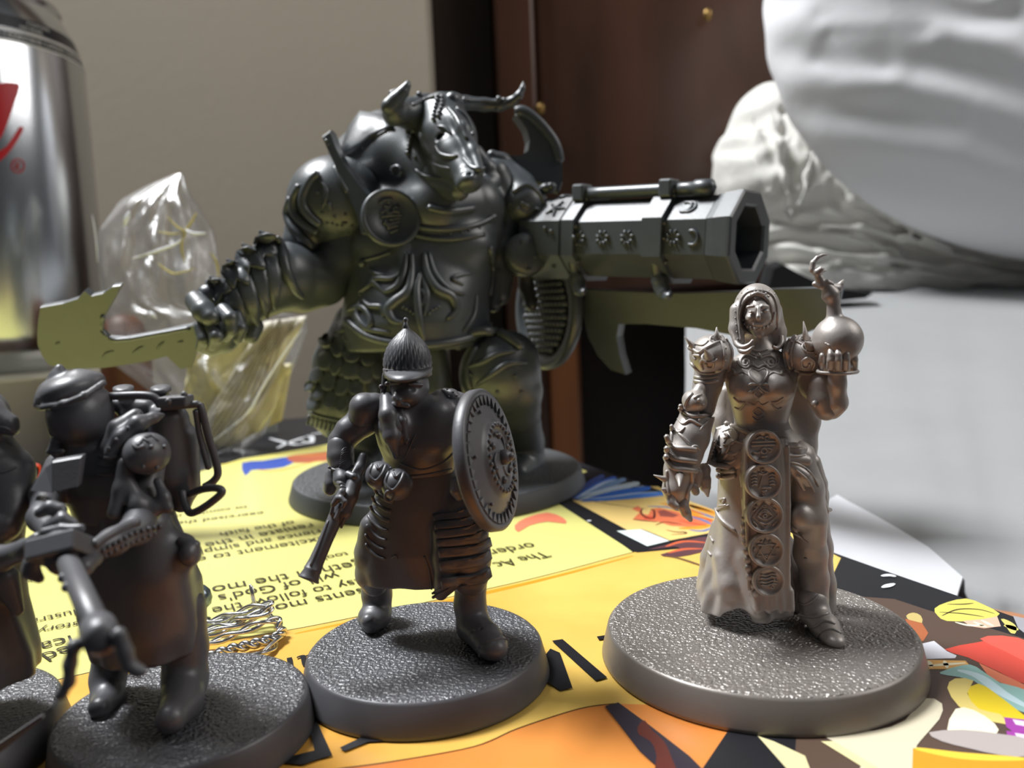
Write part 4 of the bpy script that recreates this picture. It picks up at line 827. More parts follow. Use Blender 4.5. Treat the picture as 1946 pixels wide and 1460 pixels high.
# coat
def fold_s(th, z): return 1+.03*np.sin(7*th+.6*z)*np.clip((19-z)/6, 0, 1)
coat = S_.LF([(890, 735, 862, 1.0, 2.3), (925, 716, 880, 1.2, 2.7), (960, 706, 902, 1.4, 3.0), (1000, 692, 918, 1.6, 3.2), (1040, 688, 925, 1.8, 3.4), (1075, 686, 926, 2.0, 3.4), (1100, 690, 918, 2.1, 3.3)], fold_s)
coat += S_.C((704, 1000, .8, 20), (702, 1050, 1.8, 27), (706, 1090, 2.4, 29), (712, 1108, 3.0, 26), k=.6) + S_.C((880, 960, -.4, 34), (884, 1010, -.8, 42), (890, 1060, -.8, 42), (893, 1098, -.6, 36), k=.8) + S_.C((842, 1010, -1.6, 22), (846, 1060, -1.8, 24), (848, 1105, -2.2, 22), (838, 1128, -2.2, 14), k=.6)
coat += [(q, '-', .4) for q in S_.E(772, 1126, 1.2, 30, 22, 4.6) + S_.C((765, 905, -2.8, 8), (772, 1000, -3.4, 16), (778, 1095, -3.6, 26)) + S_.E(885, 1150, -.6, 44, 14, 4)]
S_.body('coat', coat, .15, .5)
mb = MB()
for k, y in enumerate((940, 958, 976, 994, 1012, 1030, 1048)):
    xl = 712-k*3.0+max(0, k-5)*4; S_.T(mb, [(xl-2, y-14), (xl+6, y-2), (xl+22, y+10), (xl+34, y+14)], 4.2, jump=5, flat=.6)
mb.build('thigh_lame', M_blk2, sroot)
for k, y in enumerate((978, 994, 1010, 1026, 1042, 1066, 1098)):
    x0 = 822+k*2.6; xr = 903+min(k, 4)*6.5; mb = MB(); hh_ = 13 if k < 4 else 18
    S_.plate(mb, [(x0, y), (x0+24, y-3), ((x0+xr)/2+10, y-7), (xr-14, y-13), (xr-1, y-21), (xr+3, y-8+hh_*.2), (xr-10, y+hh_*.55-2), ((x0+xr)/2+10, y+hh_-5), (x0+24, y+hh_-1), (x0+3, y+hh_)], .22+.03*k, 3, jump=6); mb.build('coat_lame', M_blk2, sroot)
mb = MB(); S_.beads(mb, [(840, 1069), (868, 1066), (894, 1062)], 1.6, 3.4)
for p in ((863, 1000), (868, 1017), (872, 1034), (849, 1055), (849, 1065), (848, 1073)): S_.B(mb, p[0], p[1], 2.6)
S_.T(mb, [(822, 1136), (845, 1124), (870, 1110), (900, 1103), (930, 1098)], 3.0, jump=6); S_.T(mb, [(822, 1128), (848, 1114), (880, 1100), (928, 1087)], 2.4, jump=6); S_.T(mb, [(806, 1057), (816, 1085), (820, 1120)], 1.8); S_.T(mb, [(745, 1060), (752, 1056), (755, 1062)], 2.4)
mb.build('hem_trim', M_blk2, sroot)
# torso, shoulders, arms
tor = S_.LF([(752, 742, 818, .9, 1.6), (770, 716, 862, .8, 2.2), (800, 708, 878, .6, 2.7), (840, 718, 874, .4, 2.9), (870, 730, 868, .5, 2.6), (900, 734, 862, .8, 2.4)])
tor += S_.C((745, 770, -.4, 22), (750, 810, -1.6, 26), (752, 850, -1.6, 16), k=.8) + S_.C((840, 760, 1.0, 22), (868, 772, 1.0, 26), (890, 790, 1.6, 24), (905, 820, 2.2, 22), k=.5) + S_.C((830, 790, -.6, 34), (825, 840, -1.2, 34), k=.8)
S_.body('torso', tor, .15, .6)
arm = S_.C((697, 780, 1.0, 33), (690, 800, .8, 30), (664, 820, .4, 27), (650, 838, .2, 24), k=.4) + S_.C((648, 840, .2, 25), (650, 870, -.6, 22), (652, 898, -1.2, 20), k=.3)
S_.body('arm', arm, .13, .4)
S_.body('shoulder_cap', S_.C((712, 768, .2, 22), (694, 776, .1, 30), (688, 792, .1, 26)) + [(q, '-', .2) for q in S_.E(700, 828, 0, 34, 20, 3)], .12, .25)
S_.body('lapel', S_.C((735, 757, -.6, 14), (738, 790, -2.2, 18), (745, 830, -2.7, 17), (752, 868, -2.6, 6)) + S_.C((752, 760, -1.0, 8), (766, 800, -2.4, 8), (772, 838, -2.7, 5)), .12, .3)
mb = MB(); S_.T(mb, [(745, 900), (768, 872), (784, 838), (790, 826)], 1.6, jump=5); S_.T(mb, [(760, 880), (800, 893), (840, 880), (862, 860)], 2.0, jump=5); S_.B(mb, 787, 853, 3); S_.T(mb, [(771, 846), (776, 834)], 2.2); S_.T(mb, [(738, 900), (770, 905), (810, 902), (858, 892)], 2.2, jump=5); mb.build('strap', M_blk2, sroot)
S_.body('collar', S_.C((845, 745, .6, 8), (858, 752, .4, 13), (872, 764, .6, 14)), .12, .2)
mb = MB(); [S_.B(mb, *p, 2.2) for p in ((850, 740), (861, 745), (853, 754), (868, 752))]; mb.build('collar_studs', M_blk2, sroot)
S_.body('bracer', S_.C((647, 848, -.2, 25), (646, 868, -.7, 25), (650, 884, -1.0, 24)), .12, .1)
mb = MB(); S_.T(mb, [(624, 888), (640, 894), (662, 893), (672, 886)], 2.4, jump=4)
for k in range(9): S_.T(mb, [(648+1-k*.6, 858+k*4.2), (654-k*.3, 852+k*4.2), (661-k*.3, 851+k*4.2)], 1.0, n=3)
mb.build('bracer_relief', M_blk2, sroot)
S_.body('glove_cuff', S_.C((632, 898, -1.4, 10), (630, 920, -1.6, 14), (627, 931, -1.7, 12)) + S_.C((625, 900, -1.0, 6), (620, 930, -1.4, 7)), .11, .2)
S_.body('hand', S_.C((648, 898, -1.6, 17), (652, 914, -2.2, 18), (655, 928, -2.6, 12)), .11, .3)
S_.body('thumb', S_.C((662, 902, -2.6, 8), (672, 906, -3.0, 7), (678, 912, -2.8, 5)), .1, .1)
for k in range(4): S_.body('finger', S_.C((640+k*2, 917+k*6, -2.6-k*.2, 5.2), (648+k*2, 920+k*6, -3.5-k*.2, 5), (655+k*2, 924+k*5, -3.3-k*.2, 4.2)), .1, .06)
# gun
A_, B_ = S_.P(668, 915, -2.6), S_.P(586, 1102, -6.8); gd = nrm(B_-A_); gx, gy, _ = frame(gd)
mb = MB(); LN = np.linalg.norm(B_-A_); r0 = S_.L(16, -4); prof = [(r0*.3, .6), (r0*.95, .7), (r0, 2.2), (r0*.92, LN*.35), (r0*.86, LN*.6), (r0*.92, LN*.82), (r0*1.06, LN*.9), (r0*1.1, LN*.905), (r0*1.02, LN*.92), (r0*1.22, LN*.985), (r0*1.28, LN), (r0*1.2, LN+.06), (r0*.95, LN-.1), (r0*.8, LN-1.2), (r0*.3, LN-1.4)]
mb.add(*lathe(A_, prof, 40, gd)); S_.addtree((np.concatenate(mb.v), mb.f)); gun = mb.build('gun_barrel', M_blk2, sroot)
S_.body('gun_stock', S_.C((690, 868, -1.2, 9), (684, 890, -1.8, 10), (676, 912, -2.4, 9)) + S_.C((674, 916, -2.6, 15), (664, 945, -3.6, 16), (655, 975, -4.2, 13), (650, 992, -4.4, 6)) + S_.C((680, 884, -1.8, 4), (668, 904, -3.0, 4)), .11, .25)
S_.body('gun_lock', S_.C((650, 935, -4.4, 8), (642, 948, -4.8, 7), (634, 958, -4.8, 6)) + S_.C((648, 946, -5.0, 5), (656, 954, -5.2, 5), (652, 964, -5.2, 4)) + S_.C((632, 966, -4.8, 4), (630, 976, -4.8, 4), (634, 984, -4.8, 3)) + S_.C((648, 960, -4.9, 4), (638, 985, -5.4, 4)), .09, .1)
mb = MB(); S_.T(mb, [(624, 990), (605, 1040), (590, 1075)], 2.0, jump=5); S_.T(mb, [(655, 985), (648, 1003)], 2.4); mb.build('gun_ramrod', M_blk2, sroot)
# flasks at the belt
def flask(cx, cy, r, d):
    S_.body('belt_flask', S_.E(cx, cy, d, r, r, r/19.5*1.02), .1, .2); mb = MB()
    S_.T(mb, [(cx-r*.5, cy-r*.75), (cx-r*.72, cy-r*.1), (cx-r*.3, cy+r*.35), (cx+r*.15, cy-r*.1), (cx+r*.4, cy-r*.7)], 3.0); S_.T(mb, [(cx-r*.25, cy-r*.7), (cx-r*.1, cy-r*.45), (cx+r*.2, cy-r*.72)], 2.6); mb.build('flask_strap', M_blk2, sroot)
flask(722, 904, 28, -3.2); flask(755, 921, 31, -3.8)
mb = MB(); mb.add(*tube([S_.P(740+8*math.cos(t), 943+10*math.sin(t), -5.4) for t in np.linspace(0, 6.28, 17)[:-1]], .14, 8, True)); mb.build('ring', M_blk2, sroot)
mb = MB(); [S_.B(mb, *p, 2.2) for p in ((720, 868), (742, 890), (748, 894))]; mb.build('belt_studs', M_blk2, sroot)
# head and helmet
hd = S_.E(778, 735, .2, 38, 44, 2.3) + S_.C((757, 742, -1.5, 7), (752, 756, -2.4, 6.5), (757, 761, -2.6, 6), k=.15) + S_.E(775, 752, -1.4, 26, 20, 1.2, k=.4) + S_.C((740, 768, -1.2, 5), (757, 768, -2.4, 5), (776, 772, -2.5, 4), k=.15) + S_.C((775, 775, .2, 26), (772, 790, .4, 24)) + S_.C((738, 730, -1.6, 3.5), (758, 728, -2.3, 3.5), k=.1) + S_.C((780, 730, -2.3, 3.5), (802, 732, -1.6, 3.5), k=.1)
hd += [(q, '-', .12) for q in S_.E(747, 739, -2.3, 8, 5, .5) + S_.E(785, 741, -2.5, 9, 5, .5)]
S_.body('head', hd, .1, .3)
prof_h = [(698, 45.5), (690, 45.5), (680, 44.5), (670, 42), (660, 38), (650, 32), (642, 25), (634, 17), (627, 9), (622, 5)]
mb = MB(); V = []; seg = 144; hc = S_.P(775, 700, .2)
for (y, r) in prof_h:
    c = S_.P(775-(700-y)*.04, y, .2); R_ = S_.L(r)
    for k in range(seg):
        t = 2*math.pi*k/seg; fl_ = abs(math.sin(12*(t+(700-y)*.013))); amp = .15 if 630 < y < 692 else .01
        rr_ = R_*(1-amp+amp*fl_**.7*1.3); V.append(c+np.array([rr_*math.cos(t), rr_*math.sin(t)*1.02, 0]))
n_ = len(prof_h); V.append(S_.P(771, 618, .2))
mb.add(V, [(i*seg+k, i*seg+(k+1) % seg, (i+1)*seg+(k+1) % seg, (i+1)*seg+k) for i in range(n_-1) for k in range(seg)]+[((n_-1)*seg+k, (n_-1)*seg+(k+1) % seg, n_*seg) for k in range(seg)])
helm = mb.build('helmet', M_blk2, sroot)
mb = MB(); mb.add(*lathe(S_.P(775, 716, .2), [(S_.L(44), 0), (S_.L(46.5), .05), (S_.L(46.5), S_.L(17)), (S_.L(45), S_.L(19))], 96)); S_.addtree((np.concatenate(mb.v), mb.f)); mb.build('helmet_band', M_blk2, sroot)
mb = MB(); S_.beads(mb, [(732, 689), (745, 693), (775, 696), (805, 693), (818, 688)], 2.2, 8); S_.beads(mb, [(731, 700), (736, 706), (737, 715)], 2, 5); mb.build('helmet_beads', M_blk2, helm)
mb = MB(); mb.add(*ball(S_.P(771, 608, .2), S_.L(5), 12)); mb.add(*tube([S_.P(771, 611, .2), S_.P(771, 617, .2), S_.P(771, 623, .2)], [S_.L(3.4), S_.L(4.4), S_.L(7)], 12)); mb.build('finial', M_blk2, helm)
vz = S_.P(777, 703, .2); V = []; Fc = []; N_ = 33; R1, R2 = S_.L(44), S_.L(50)
for lay_, dz in ((0, .22), (1, -.05)):
    for i in range(N_):
        t = math.pi+math.pi*i/(N_-1); e = math.sin(math.pi*i/(N_-1)); ext = 2.0*e
        V.append(vz+np.array([R1*math.cos(t), R1*math.sin(t), dz])); V.append(vz+np.array([R1*1.03*math.cos(t), R1*math.sin(t)-ext, dz-.75*e]))
for i in range(N_-1):
    a = 2*i; b = 2*N_+2*i; Fc += [(a, a+1, a+3, a+2), (b, b+2, b+3, b+1), (a+1, b+1, b+3, a+3), (a, a+2, b+2, b)]
mb = MB(); mb.add(V, Fc); mb.build('visor', M_blk2, helm)
S_.body('cheek_guard', S_.C((731, 712, -.4, 5), (730, 735, -.5, 6), (727, 752, -.2, 5)), .1, .1)
mb = MB(); S_.B(mb, 736, 730, 4.5); mb.add(*ball(S_.P(724, 735, -.8), S_.L(4.5), 10)); mb.build('ear_studs', M_blk2, sroot)
# shield
n = nrm([.93, -.30, .17]); Cs = S_.P(926, 874, -3.6); Rs = 6.75
a, b, _ = frame(n)
pf = [(1.0, -.25), (Rs-.9, -.65), (Rs-.15, -.55), (Rs, -.35), (Rs, .45), (Rs-.15, .62), (Rs-.75, .6), (Rs-.85, .35), (Rs-1.6, .5), (4.0, 1.05), (3.55, 1.15), (3.45, 1.4), (3.15, 1.55), (2.85, 1.4), (2.7, 1.2), (1.4, 1.5), (.3, 1.6)]
mb = MB(); mb.add(*lathe(Cs, pf, 96, n)); S_.addtree((np.concatenate(mb.v), mb.f)); sh = mb.build('shield', M_blk2, sroot)
mb = MB()
for k in range(36):
    t = 2*math.pi*k/36; e = a*math.cos(t)+b*math.sin(t); f = np.cross(n, e); c = Cs+e*(Rs-1.05)+n*.55
    mb.add(*prism([c+f*.42+e*.35, c-f*.42+e*.35, c-e*.55], n, .34))
mb.build('shield_teeth', M_blk2, sh, False)
mb = MB()
for k in range(28): t = 2*math.pi*k/28; mb.add(*ball(Cs+(a*math.cos(t)+b*math.sin(t))*3.15+n*1.52, .26, 6))
mb.build('shield_boss_ring', M_blk2, sh)
mb = MB(); mb.add(*ball(Cs-n*.0+n*1.75, .75, 12)); mb.add(*ball(Cs+n*2.35, .42, 10)); mb.build('shield_stud', M_blk2, sh)
mb = MB()
for k in range(6): t = 2*math.pi*(k+.3)/6; mb.add(*ball(Cs+(a*math.cos(t)+b*math.sin(t))*2.1+n*1.4, .38, 8)); mb.add(*ball(Cs+(a*math.cos(t+.5)+b*math.sin(t+.5))*4.9+n*.85, .2, 6))
for k in range(3): t = 2*math.pi*(k+.1)/3; mb.add(*tube(catmull([Cs+(a*math.cos(t+q)+b*math.sin(t+q))*rr_+n*1.5 for q, rr_ in ((0, .9), (.4, 1.5), (.9, 2.2), (1.6, 2.4))], 5), .13, 6))
mb.build('shield_relief', M_blk2, sh)
S_.body('shield_hand', S_.C((868, 918, -3.6, 13), (866, 932, -3.8, 11), (872, 945, -3.6, 8)) + S_.C((880, 905, -2.6, 13), (872, 925, -3.2, 12)), .12, .2)
# =================================================================== MINIATURE 3: big bull-headed warrior with cleaver and cannon
M_bull = mat('graphite_primer', srgb(70, 75, 79), .38, .05, spec=1.0, bump=.02, bscale=2200, var=.06, vscale=300)
M_bullb = base_mats('graphite_base', srgb(70, 72, 75), .5, .2)
broot = empty('miniature', (-15.82, 160.9, 0), 'huge black-grey miniature of a bull-headed warrior with a cleaver and an eight-sided cannon', 'miniature')
B = Fig(160.9, broot, M_bull); B.gain = 1.15
mini_base(B, -15.82, 160.9, 30, 28.8, 3.6, M_bullb)
# legs
B.body('leg', B.E(950, 712, -8, 78, 80, 8.0) + B.C((965, 690, -8, 62), (990, 745, -9, 40), (985, 780, -6, 44)) + B.C((985, 780, -4, 42), (1000, 840, 0, 34), (1005, 880, 0, 30), (985, 900, -6, 24)), .35, 1.0)
B.body('leg', B.C((720, 690, -4, 60), (700, 780, -2, 46), (690, 860, 0, 38), (680, 900, -5, 32), (668, 915, -9, 22)), .4, 1.0)
mb = MB(); B.T(mb, [(885, 700), (915, 690), (945, 674), (980, 668)], 6, taper=True, jump=20); B.T(mb, [(905, 733), (935, 712), (965, 692), (1000, 690)], 6, taper=True, jump=20); B.T(mb, [(870, 660), (900, 632), (950, 634), (990, 660)], 8, jump=20); B.T(mb, [(895, 740), (890, 700), (905, 660)], 5, jump=20)
for p in ((895, 712), (945, 745), (979, 715), (990, 745), (940, 760)): B.B(mb, *p, 4)
mb.build('thigh_trim', M_bull, broot)
# skirt of scales
skp = B.C((668, 610, -3, 32), (652, 690, -5, 55), (645, 770, -5, 56)) + B.C((690, 620, -6, 40), (690, 700, -8, 44), (685, 780, -8, 44)) + B.C((625, 790, -5, 34), (640, 800, -6, 36))
B.body('skirt', skp, .35, 1.2)
T_sk = B.trees[-1:]
for (x, y, w_, h_) in ((652, 622, 12, 13), (671, 636, 14, 17), (697, 655, 11, 14), (624, 649, 13, 15), (645, 658, 15, 22), (672, 670, 15, 20), (698, 678, 13, 18), (622, 684, 13, 17), (642, 693, 13, 18), (669, 700, 14, 17), (694, 708, 13, 17), (606, 712, 10, 14),
                       (628, 723, 13, 17), (653, 733, 14, 17), (678, 735, 12, 14), (610, 745, 10, 14), (630, 758, 14, 17), (655, 764, 12, 18), (678, 760, 14, 16), (596, 730, 8, 14), (600, 765, 9, 14), (712, 700, 9, 16), (706, 735, 10, 15), (700, 765, 10, 15)):
    mb = MB(); B.plate(mb, [(x-w_, y-h_*.6), (x-w_*.4, y-h_), (x+w_*.4, y-h_), (x+w_, y-h_*.6), (x+w_, y+h_*.2), (x+w_*.6, y+h_*.85), (x, y+h_*1.05), (x-w_*.6, y+h_*.85), (x-w_, y+h_*.2)], .25, 3, trees=T_sk, jump=12, tilt=1.3, smooth=2); mb.build('scale', M_bull, broot)
mb = MB()
for k in range(9): x = 586+k*8; B.T(mb, [(x+2, 790+k*2.4), (x-1, 806+k*2.4)], 3.4, trees=T_sk, jump=12, flat=.8)
B.T(mb, [(588, 783), (612, 792), (650, 800), (690, 806)], 3.2, trees=T_sk, jump=12); mb.build('fringe', M_bull, broot)
# torso, hump, neck
tor = B.LF([(350, 690, 930, 4, 10), (400, 660, 965, 3, 12), (450, 656, 960, 2, 13), (510, 655, 938, 0, 13.5), (560, 656, 932, -2, 14), (610, 648, 930, -3, 14.5), (660, 642, 938, -3, 14)])
tor += B.C((735, 285, 7, 72), (705, 330, 8, 80), (760, 300, 0, 62), (830, 330, -5, 60)) + B.C((830, 400, -5, 75), (900, 390, -2, 55)) + B.E(735, 465, -7, 70, 50, 5, k=2) + B.E(870, 470, -6, 66, 50, 5, k=2.5)
tor += B.C((940, 330, 2, 28), (965, 400, 4, 36), (958, 480, 2, 26), (948, 560, 0, 22))
B.body('torso', tor, .4, 1.6)
mb = MB(); B.plate(mb, [(650, 285), (665, 245), (688, 214), (725, 220), (750, 243), (712, 262), (690, 280), (660, 296)], .8, 3, jump=25); mb.build('back_cloth', M_bull, broot)
mb = MB(); B.T(mb, [(692, 235), (706, 240), (672, 288)], 2, jump=25); B.T(mb, [(745, 243), (712, 262), (690, 282)], 2.4, jump=25); mb.build('cloth_seam', M_bull, broot)
# belly armour relief
mb = MB()
B.T(mb, [(782, 482), (782, 520), (774, 555), (750, 575), (738, 590), (748, 610), (765, 614)], 9, taper=True, jump=15); B.T(mb, [(806, 482), (812, 520), (830, 550), (858, 565), (866, 590), (850, 606)], 9, taper=True, jump=15)
B.T(mb, [(772, 480), (768, 515), (755, 545), (730, 556)], 7, taper=True, jump=15); B.T(mb, [(815, 480), (826, 520), (850, 548), (882, 560)], 6, taper=True, jump=15); B.T(mb, [(730, 556), (716, 542), (707, 534), (720, 530), (745, 530), (762, 518)], 5, taper=True, jump=15)
B.T(mb, [(702, 512), (716, 522), (732, 524)], 4, taper=True, jump=15); B.T(mb, [(683, 556), (700, 544), (712, 534)], 4.5, taper=True, jump=15); B.T(mb, [(690, 570), (703, 582), (725, 584), (728, 600)], 5, taper=True, jump=15)
B.T(mb, [(684, 575), (680, 600), (700, 625), (740, 632)], 6, taper=True, jump=15); B.T(mb, [(895, 520), (870, 524), (860, 530), (880, 542)], 4.5, taper=True, jump=15); B.T(mb, [(905, 560), (900, 600), (880, 630)], 5, taper=True, jump=15)
B.T(mb, [(800, 518), (792, 550), (796, 600), (806, 650)], 7, taper=True, jump=15); B.T(mb, [(800, 520), (812, 560), (806, 600)], 5, taper=True, jump=15); B.T(mb, [(790, 562), (800, 552), (808, 566), (800, 580)], 3.4, jump=15)
B.beads(mb, [(766, 584), (778, 590), (786, 596)], 3.4, 7); B.beads(mb, [(834, 584), (822, 590), (814, 598)], 3.4, 7); B.T(mb, [(688, 496), (720, 488), (742, 480)], 3, jump=15); B.B(mb, 690, 500, 8); B.B(mb, 786, 436, 7); B.beads(mb, [(700, 545), (684, 560)], 2.5, 6)
B.T(mb, [(660, 610), (700, 640), (760, 654), (830, 655), (900, 640), (928, 618)], 7, jump=20); B.T(mb, [(662, 590), (690, 585), (706, 612), (690, 630), (672, 620)], 5, jump=20)
mb.build('belly_relief', M_bull, broot)
apron = B.C((812, 680, -9, 40), (812, 740, -9, 46), (815, 830, -8, 48)) ; B.body('loincloth', apron, .4, 1, disp=lambda V: V*np.array([1, 1, 1])+np.stack([V[:, 0]*0, .6*np.sin(V[:, 0]*1.1), V[:, 0]*0], 1))
mb = MB(); B.T(mb, [(765, 420), (800, 432), (850, 436), (905, 428), (940, 410)], 5, jump=25); B.T(mb, [(770, 440), (810, 452), (860, 455), (920, 446)], 4, jump=25); B.T(mb, [(815, 395), (850, 402), (900, 396)], 6, jump=25); B.T(mb, [(930, 470), (936, 510), (930, 560)], 5, jump=25); B.beads(mb, [(780, 430), (850, 444), (925, 430)], 2.6, 14); mb.build('chest_straps', M_bull, broot)
# head
hd = B.C((840, 222, -6, 44), (852, 262, -9, 52), (868, 300, -13, 44), (890, 335, -18, 28)) + B.E(892, 345, -19, 27, 21, 3.6, -20, k=.6) + B.C((800, 300, -2, 48), (840, 340, -8, 42), (872, 362, -14, 20)) + B.C((820, 250, -4, 40), (800, 290, -2, 40))
hd += B.C((855, 215, -12, 10), (880, 245, -15.5, 12), (900, 290, -18, 12), (912, 325, -21, 9), k=.8) + [(q, '-', .3) for q in B.E(845, 268, -14.2, 15, 15, 1.2) + B.E(892, 330, -22.4, 5, 3.5, 1.0, 20) + B.C((866, 352, -18, 2), (884, 362, -20, 2), (898, 358, -21, 1))]
hd += [(q, '+', .1) for q in B.E(844, 269, -13.6, 8.5, 9, 1.0)]
B.body('head', hd, .28, .8)
mb = MB()
B.T(mb, [(853, 207), (868, 225), (880, 250), (886, 262)], 3.2, jump=12); B.beads(mb, [(851, 207), (866, 226), (878, 249), (885, 260)], 3, 5.5, n=6); B.T(mb, [(868, 206), (888, 226), (898, 252), (897, 256)], 3, jump=12); B.T(mb, [(832, 240), (846, 244), (858, 256)], 4, taper=True, jump=12)
B.T(mb, [(880, 300), (896, 318), (912, 322), (921, 318)], 4, taper=True, jump=12); B.T(mb, [(828, 278), (838, 293), (856, 298), (870, 296)], 3.4, taper=True, jump=12); B.T(mb, [(810, 300), (830, 315), (855, 320)], 3, taper=True, jump=12); B.T(mb, [(790, 322), (808, 335), (840, 340)], 3.5, taper=True, jump=12)
B.beads(mb, [(784, 254), (780, 270), (776, 285), (774, 298)], 4.6, 7); B.B(mb, 789, 299, 3.4); B.T(mb, [(772, 250), (780, 245), (788, 250)], 5, jump=12)
B.T(mb, [(745, 320), (756, 316), (764, 326), (758, 336), (748, 332), (745, 322)], 3, jump=15)
mb.build('face_armour', M_bull, broot)
B.body('horn', B.C((834, 205, -4, 24), (806, 208, -5, 27), (776, 216, -8, 27), (750, 215, -12, 22), (740, 203, -14, 14), (752, 190, -14, 13), (766, 175, -14, 10), (774, 162, -14, 5.5), (777, 155, -14, 2.5)) + B.C((745, 178, -12, 7), (756, 172, -12, 5)), .28, .8)
B.body('horn', B.C((852, 196, -4, 20), (885, 196, -2, 13), (920, 199, 0, 12), (950, 200, 0, 11), (972, 194, 0, 9), (986, 182, -1, 7), (993, 168, -1, 4.5), (995, 155, -1, 2)), .28, .6)
mb = MB()
for (x, y, r) in ((797, 181, 6), (784, 176, 5), (948, 189, 6), (958, 191, 5), (944, 208, 4), (868, 185, 7), (874, 192, 6), (882, 190, 5)): B.B(mb, x, y, r)
B.T(mb, [(785, 200), (805, 190), (825, 184)], 3, jump=10); B.T(mb, [(885, 190), (920, 192), (945, 194)], 2.5, jump=10); mb.build('horn_knots', M_bull, broot)
mb = MB(); B.beads(mb, [(832, 184), (829, 200), (826, 215), (824, 228)], 4.2, 6.5, off=.4); B.beads(mb, [(840, 186), (840, 200), (836, 214), (830, 226)], 4.2, 6.5, off=.4); mb.build('forehead_beads', M_bull, broot)
B.body('horn_boss', B.C((848, 196, -8, 12), (860, 190, -8, 14), (872, 196, -7, 10)), .28, .4)
# left shoulder (picture left), arm, hand
ps = B.E(640, 388, -3, 92, 88, 9.5, 20) + B.C((596, 410, -4, 50), (575, 462, -6, 38)) + [(q, '-', .5) for q in B.E(655, 505, -14, 58, 72, 9)]
B.body('pauldron', ps, .33, 1.2)
Tp = B.trees[-1:]
for c in ([(604, 332), (590, 345), (577, 375), (582, 400), (608, 426)], [(572, 355), (560, 378), (562, 405), (580, 425), (603, 440)], [(556, 378), (548, 405), (558, 435), (592, 470)]):
    mb = MB(); B.T(mb, c, 7.5, jump=30, trees=Tp, off=.15); mb.build('pauldron_lame', M_bull, broot)
mb = MB(); B.beads(mb, [(606, 432), (618, 424), (634, 425), (646, 430), (660, 422)], 3.2, 9, trees=Tp, n=6); B.beads(mb, [(595, 482), (592, 494), (580, 498)], 3, 8, trees=Tp, n=6)
for p in ((590, 412), (612, 405), (636, 412), (656, 408), (600, 422), (578, 434), (586, 442), (594, 448), (568, 457), (549, 463), (556, 473), (568, 489), (652, 424), (668, 430), (662, 443), (682, 435), (593, 478), (604, 366), (604, 332), (538, 421)): B.B(mb, *p, 3.4, trees=Tp, n=6)
mb.build('pauldron_rivets', M_bull, broot)
mb = MB(); B.T(mb, [(606, 345), (618, 355), (620, 375), (612, 395)], 4, taper=True, trees=Tp, jump=20); B.T(mb, [(636, 318), (648, 345), (660, 366)], 4, trees=Tp, jump=20); B.T(mb, [(616, 390), (625, 388), (630, 400)], 3.4, taper=True, trees=Tp, jump=20); mb.build('pauldron_relief', M_bull, broot)
cr = [(616, 259), (631, 248), (645, 285), (658, 311), (672, 330), (690, 354), (708, 375), (720, 396), (728, 419), (732, 440), (715, 450), (692, 446), (684, 410), (668, 378), (654, 350), (641, 313), (631, 293), (622, 272)]
mb = MB(); mb.add(*prism([B.P(x, y, -9+((y-250)/200)*-3) for x, y in cr], (.25, 1, .05), 2.6, .05)); mb.build('shoulder_crest', M_bull, broot, False)
mb = MB()
for k in range(9): x = 620+k*3.6; y = 268+k*8; mb.add(*ball(B.P(x, y, -10.4), .45, 6))
mb.build('crest_teeth', M_bull, broot)
dc = B.P(743, 414, -13.5); dn = nrm([.35, -1, .18]); mb = MB(); mb.add(*lathe(dc, [(1, -1.5), (5.2, -1.2), (5.5, 0), (5.3, .5), (4.7, .6), (4.6, .25), (1, .25)], 56, dn)); B.addtree((np.concatenate(mb.v), mb.f)); ron = mb.build('breast_disc', M_bull, broot)
mb = MB()
for c in ([(722, 386), (732, 380), (746, 380)], [(730, 392), (738, 394), (742, 386), (736, 384)], [(748, 396), (756, 392), (752, 402), (746, 398)], [(724, 404), (734, 398), (738, 406), (750, 402), (760, 404)], [(724, 412), (742, 410), (762, 409)], [(740, 418), (760, 414)], [(728, 424), (744, 426), (758, 420)], [(736, 434), (756, 428)], [(742, 442), (756, 436)], [(730, 418), (738, 430), (748, 420)]): B.T(mb, c, 2.6, jump=12, trees=B.trees[-1:])
mb.build('disc_relief', M_bull, ron)
am = B.C((665, 440, -3, 56), (650, 490, -5, 44), (615, 535, -7, 44), (570, 552, -9, 44)) + B.C((585, 530, -9, 50), (545, 526, -11, 62), (505, 538, -14, 60), (465, 568, -17, 50), (438, 602, -18, 36))
B.body('arm', am, .35, 1.2)
for poly in ([(496, 446), (525, 447), (527, 488), (504, 490), (498, 500), (482, 473)], [(463, 470), (484, 473), (502, 498), (504, 515), (478, 510), (474, 525), (452, 500)], [(434, 499), (455, 500), (474, 525), (472, 545), (452, 535), (447, 552), (424, 525)], [(402, 531), (422, 529), (445, 552), (426, 562), (418, 580), (400, 540)]):
    mb = MB(); B.plate(mb, poly, 1.0, 2, jump=12, smooth=2); mb.build('arm_lame', M_bull, broot)
for poly in ([(504, 491), (528, 486), (534, 545), (522, 590), (512, 560)], [(478, 512), (503, 503), (511, 560), (508, 606), (494, 580)], [(452, 537), (477, 524), (492, 580), (490, 620), (470, 596)], [(426, 564), (451, 550), (468, 598), (462, 632), (440, 600)]):
    mb = MB(); B.plate(mb, poly, .55, 2, jump=12, smooth=2); mb.build('arm_lame', M_bull, broot)
for (x, y, tx, ty) in ((506, 455, 493, 438), (474, 480, 460, 463), (446, 510, 431, 492), (412, 540, 398, 525)):
    mb = MB(); mb.add(*cone(B.P(x, y, -14), B.P(tx, ty, -15), 1.7, .15, 10)); mb.build('spike', M_bull, broot)
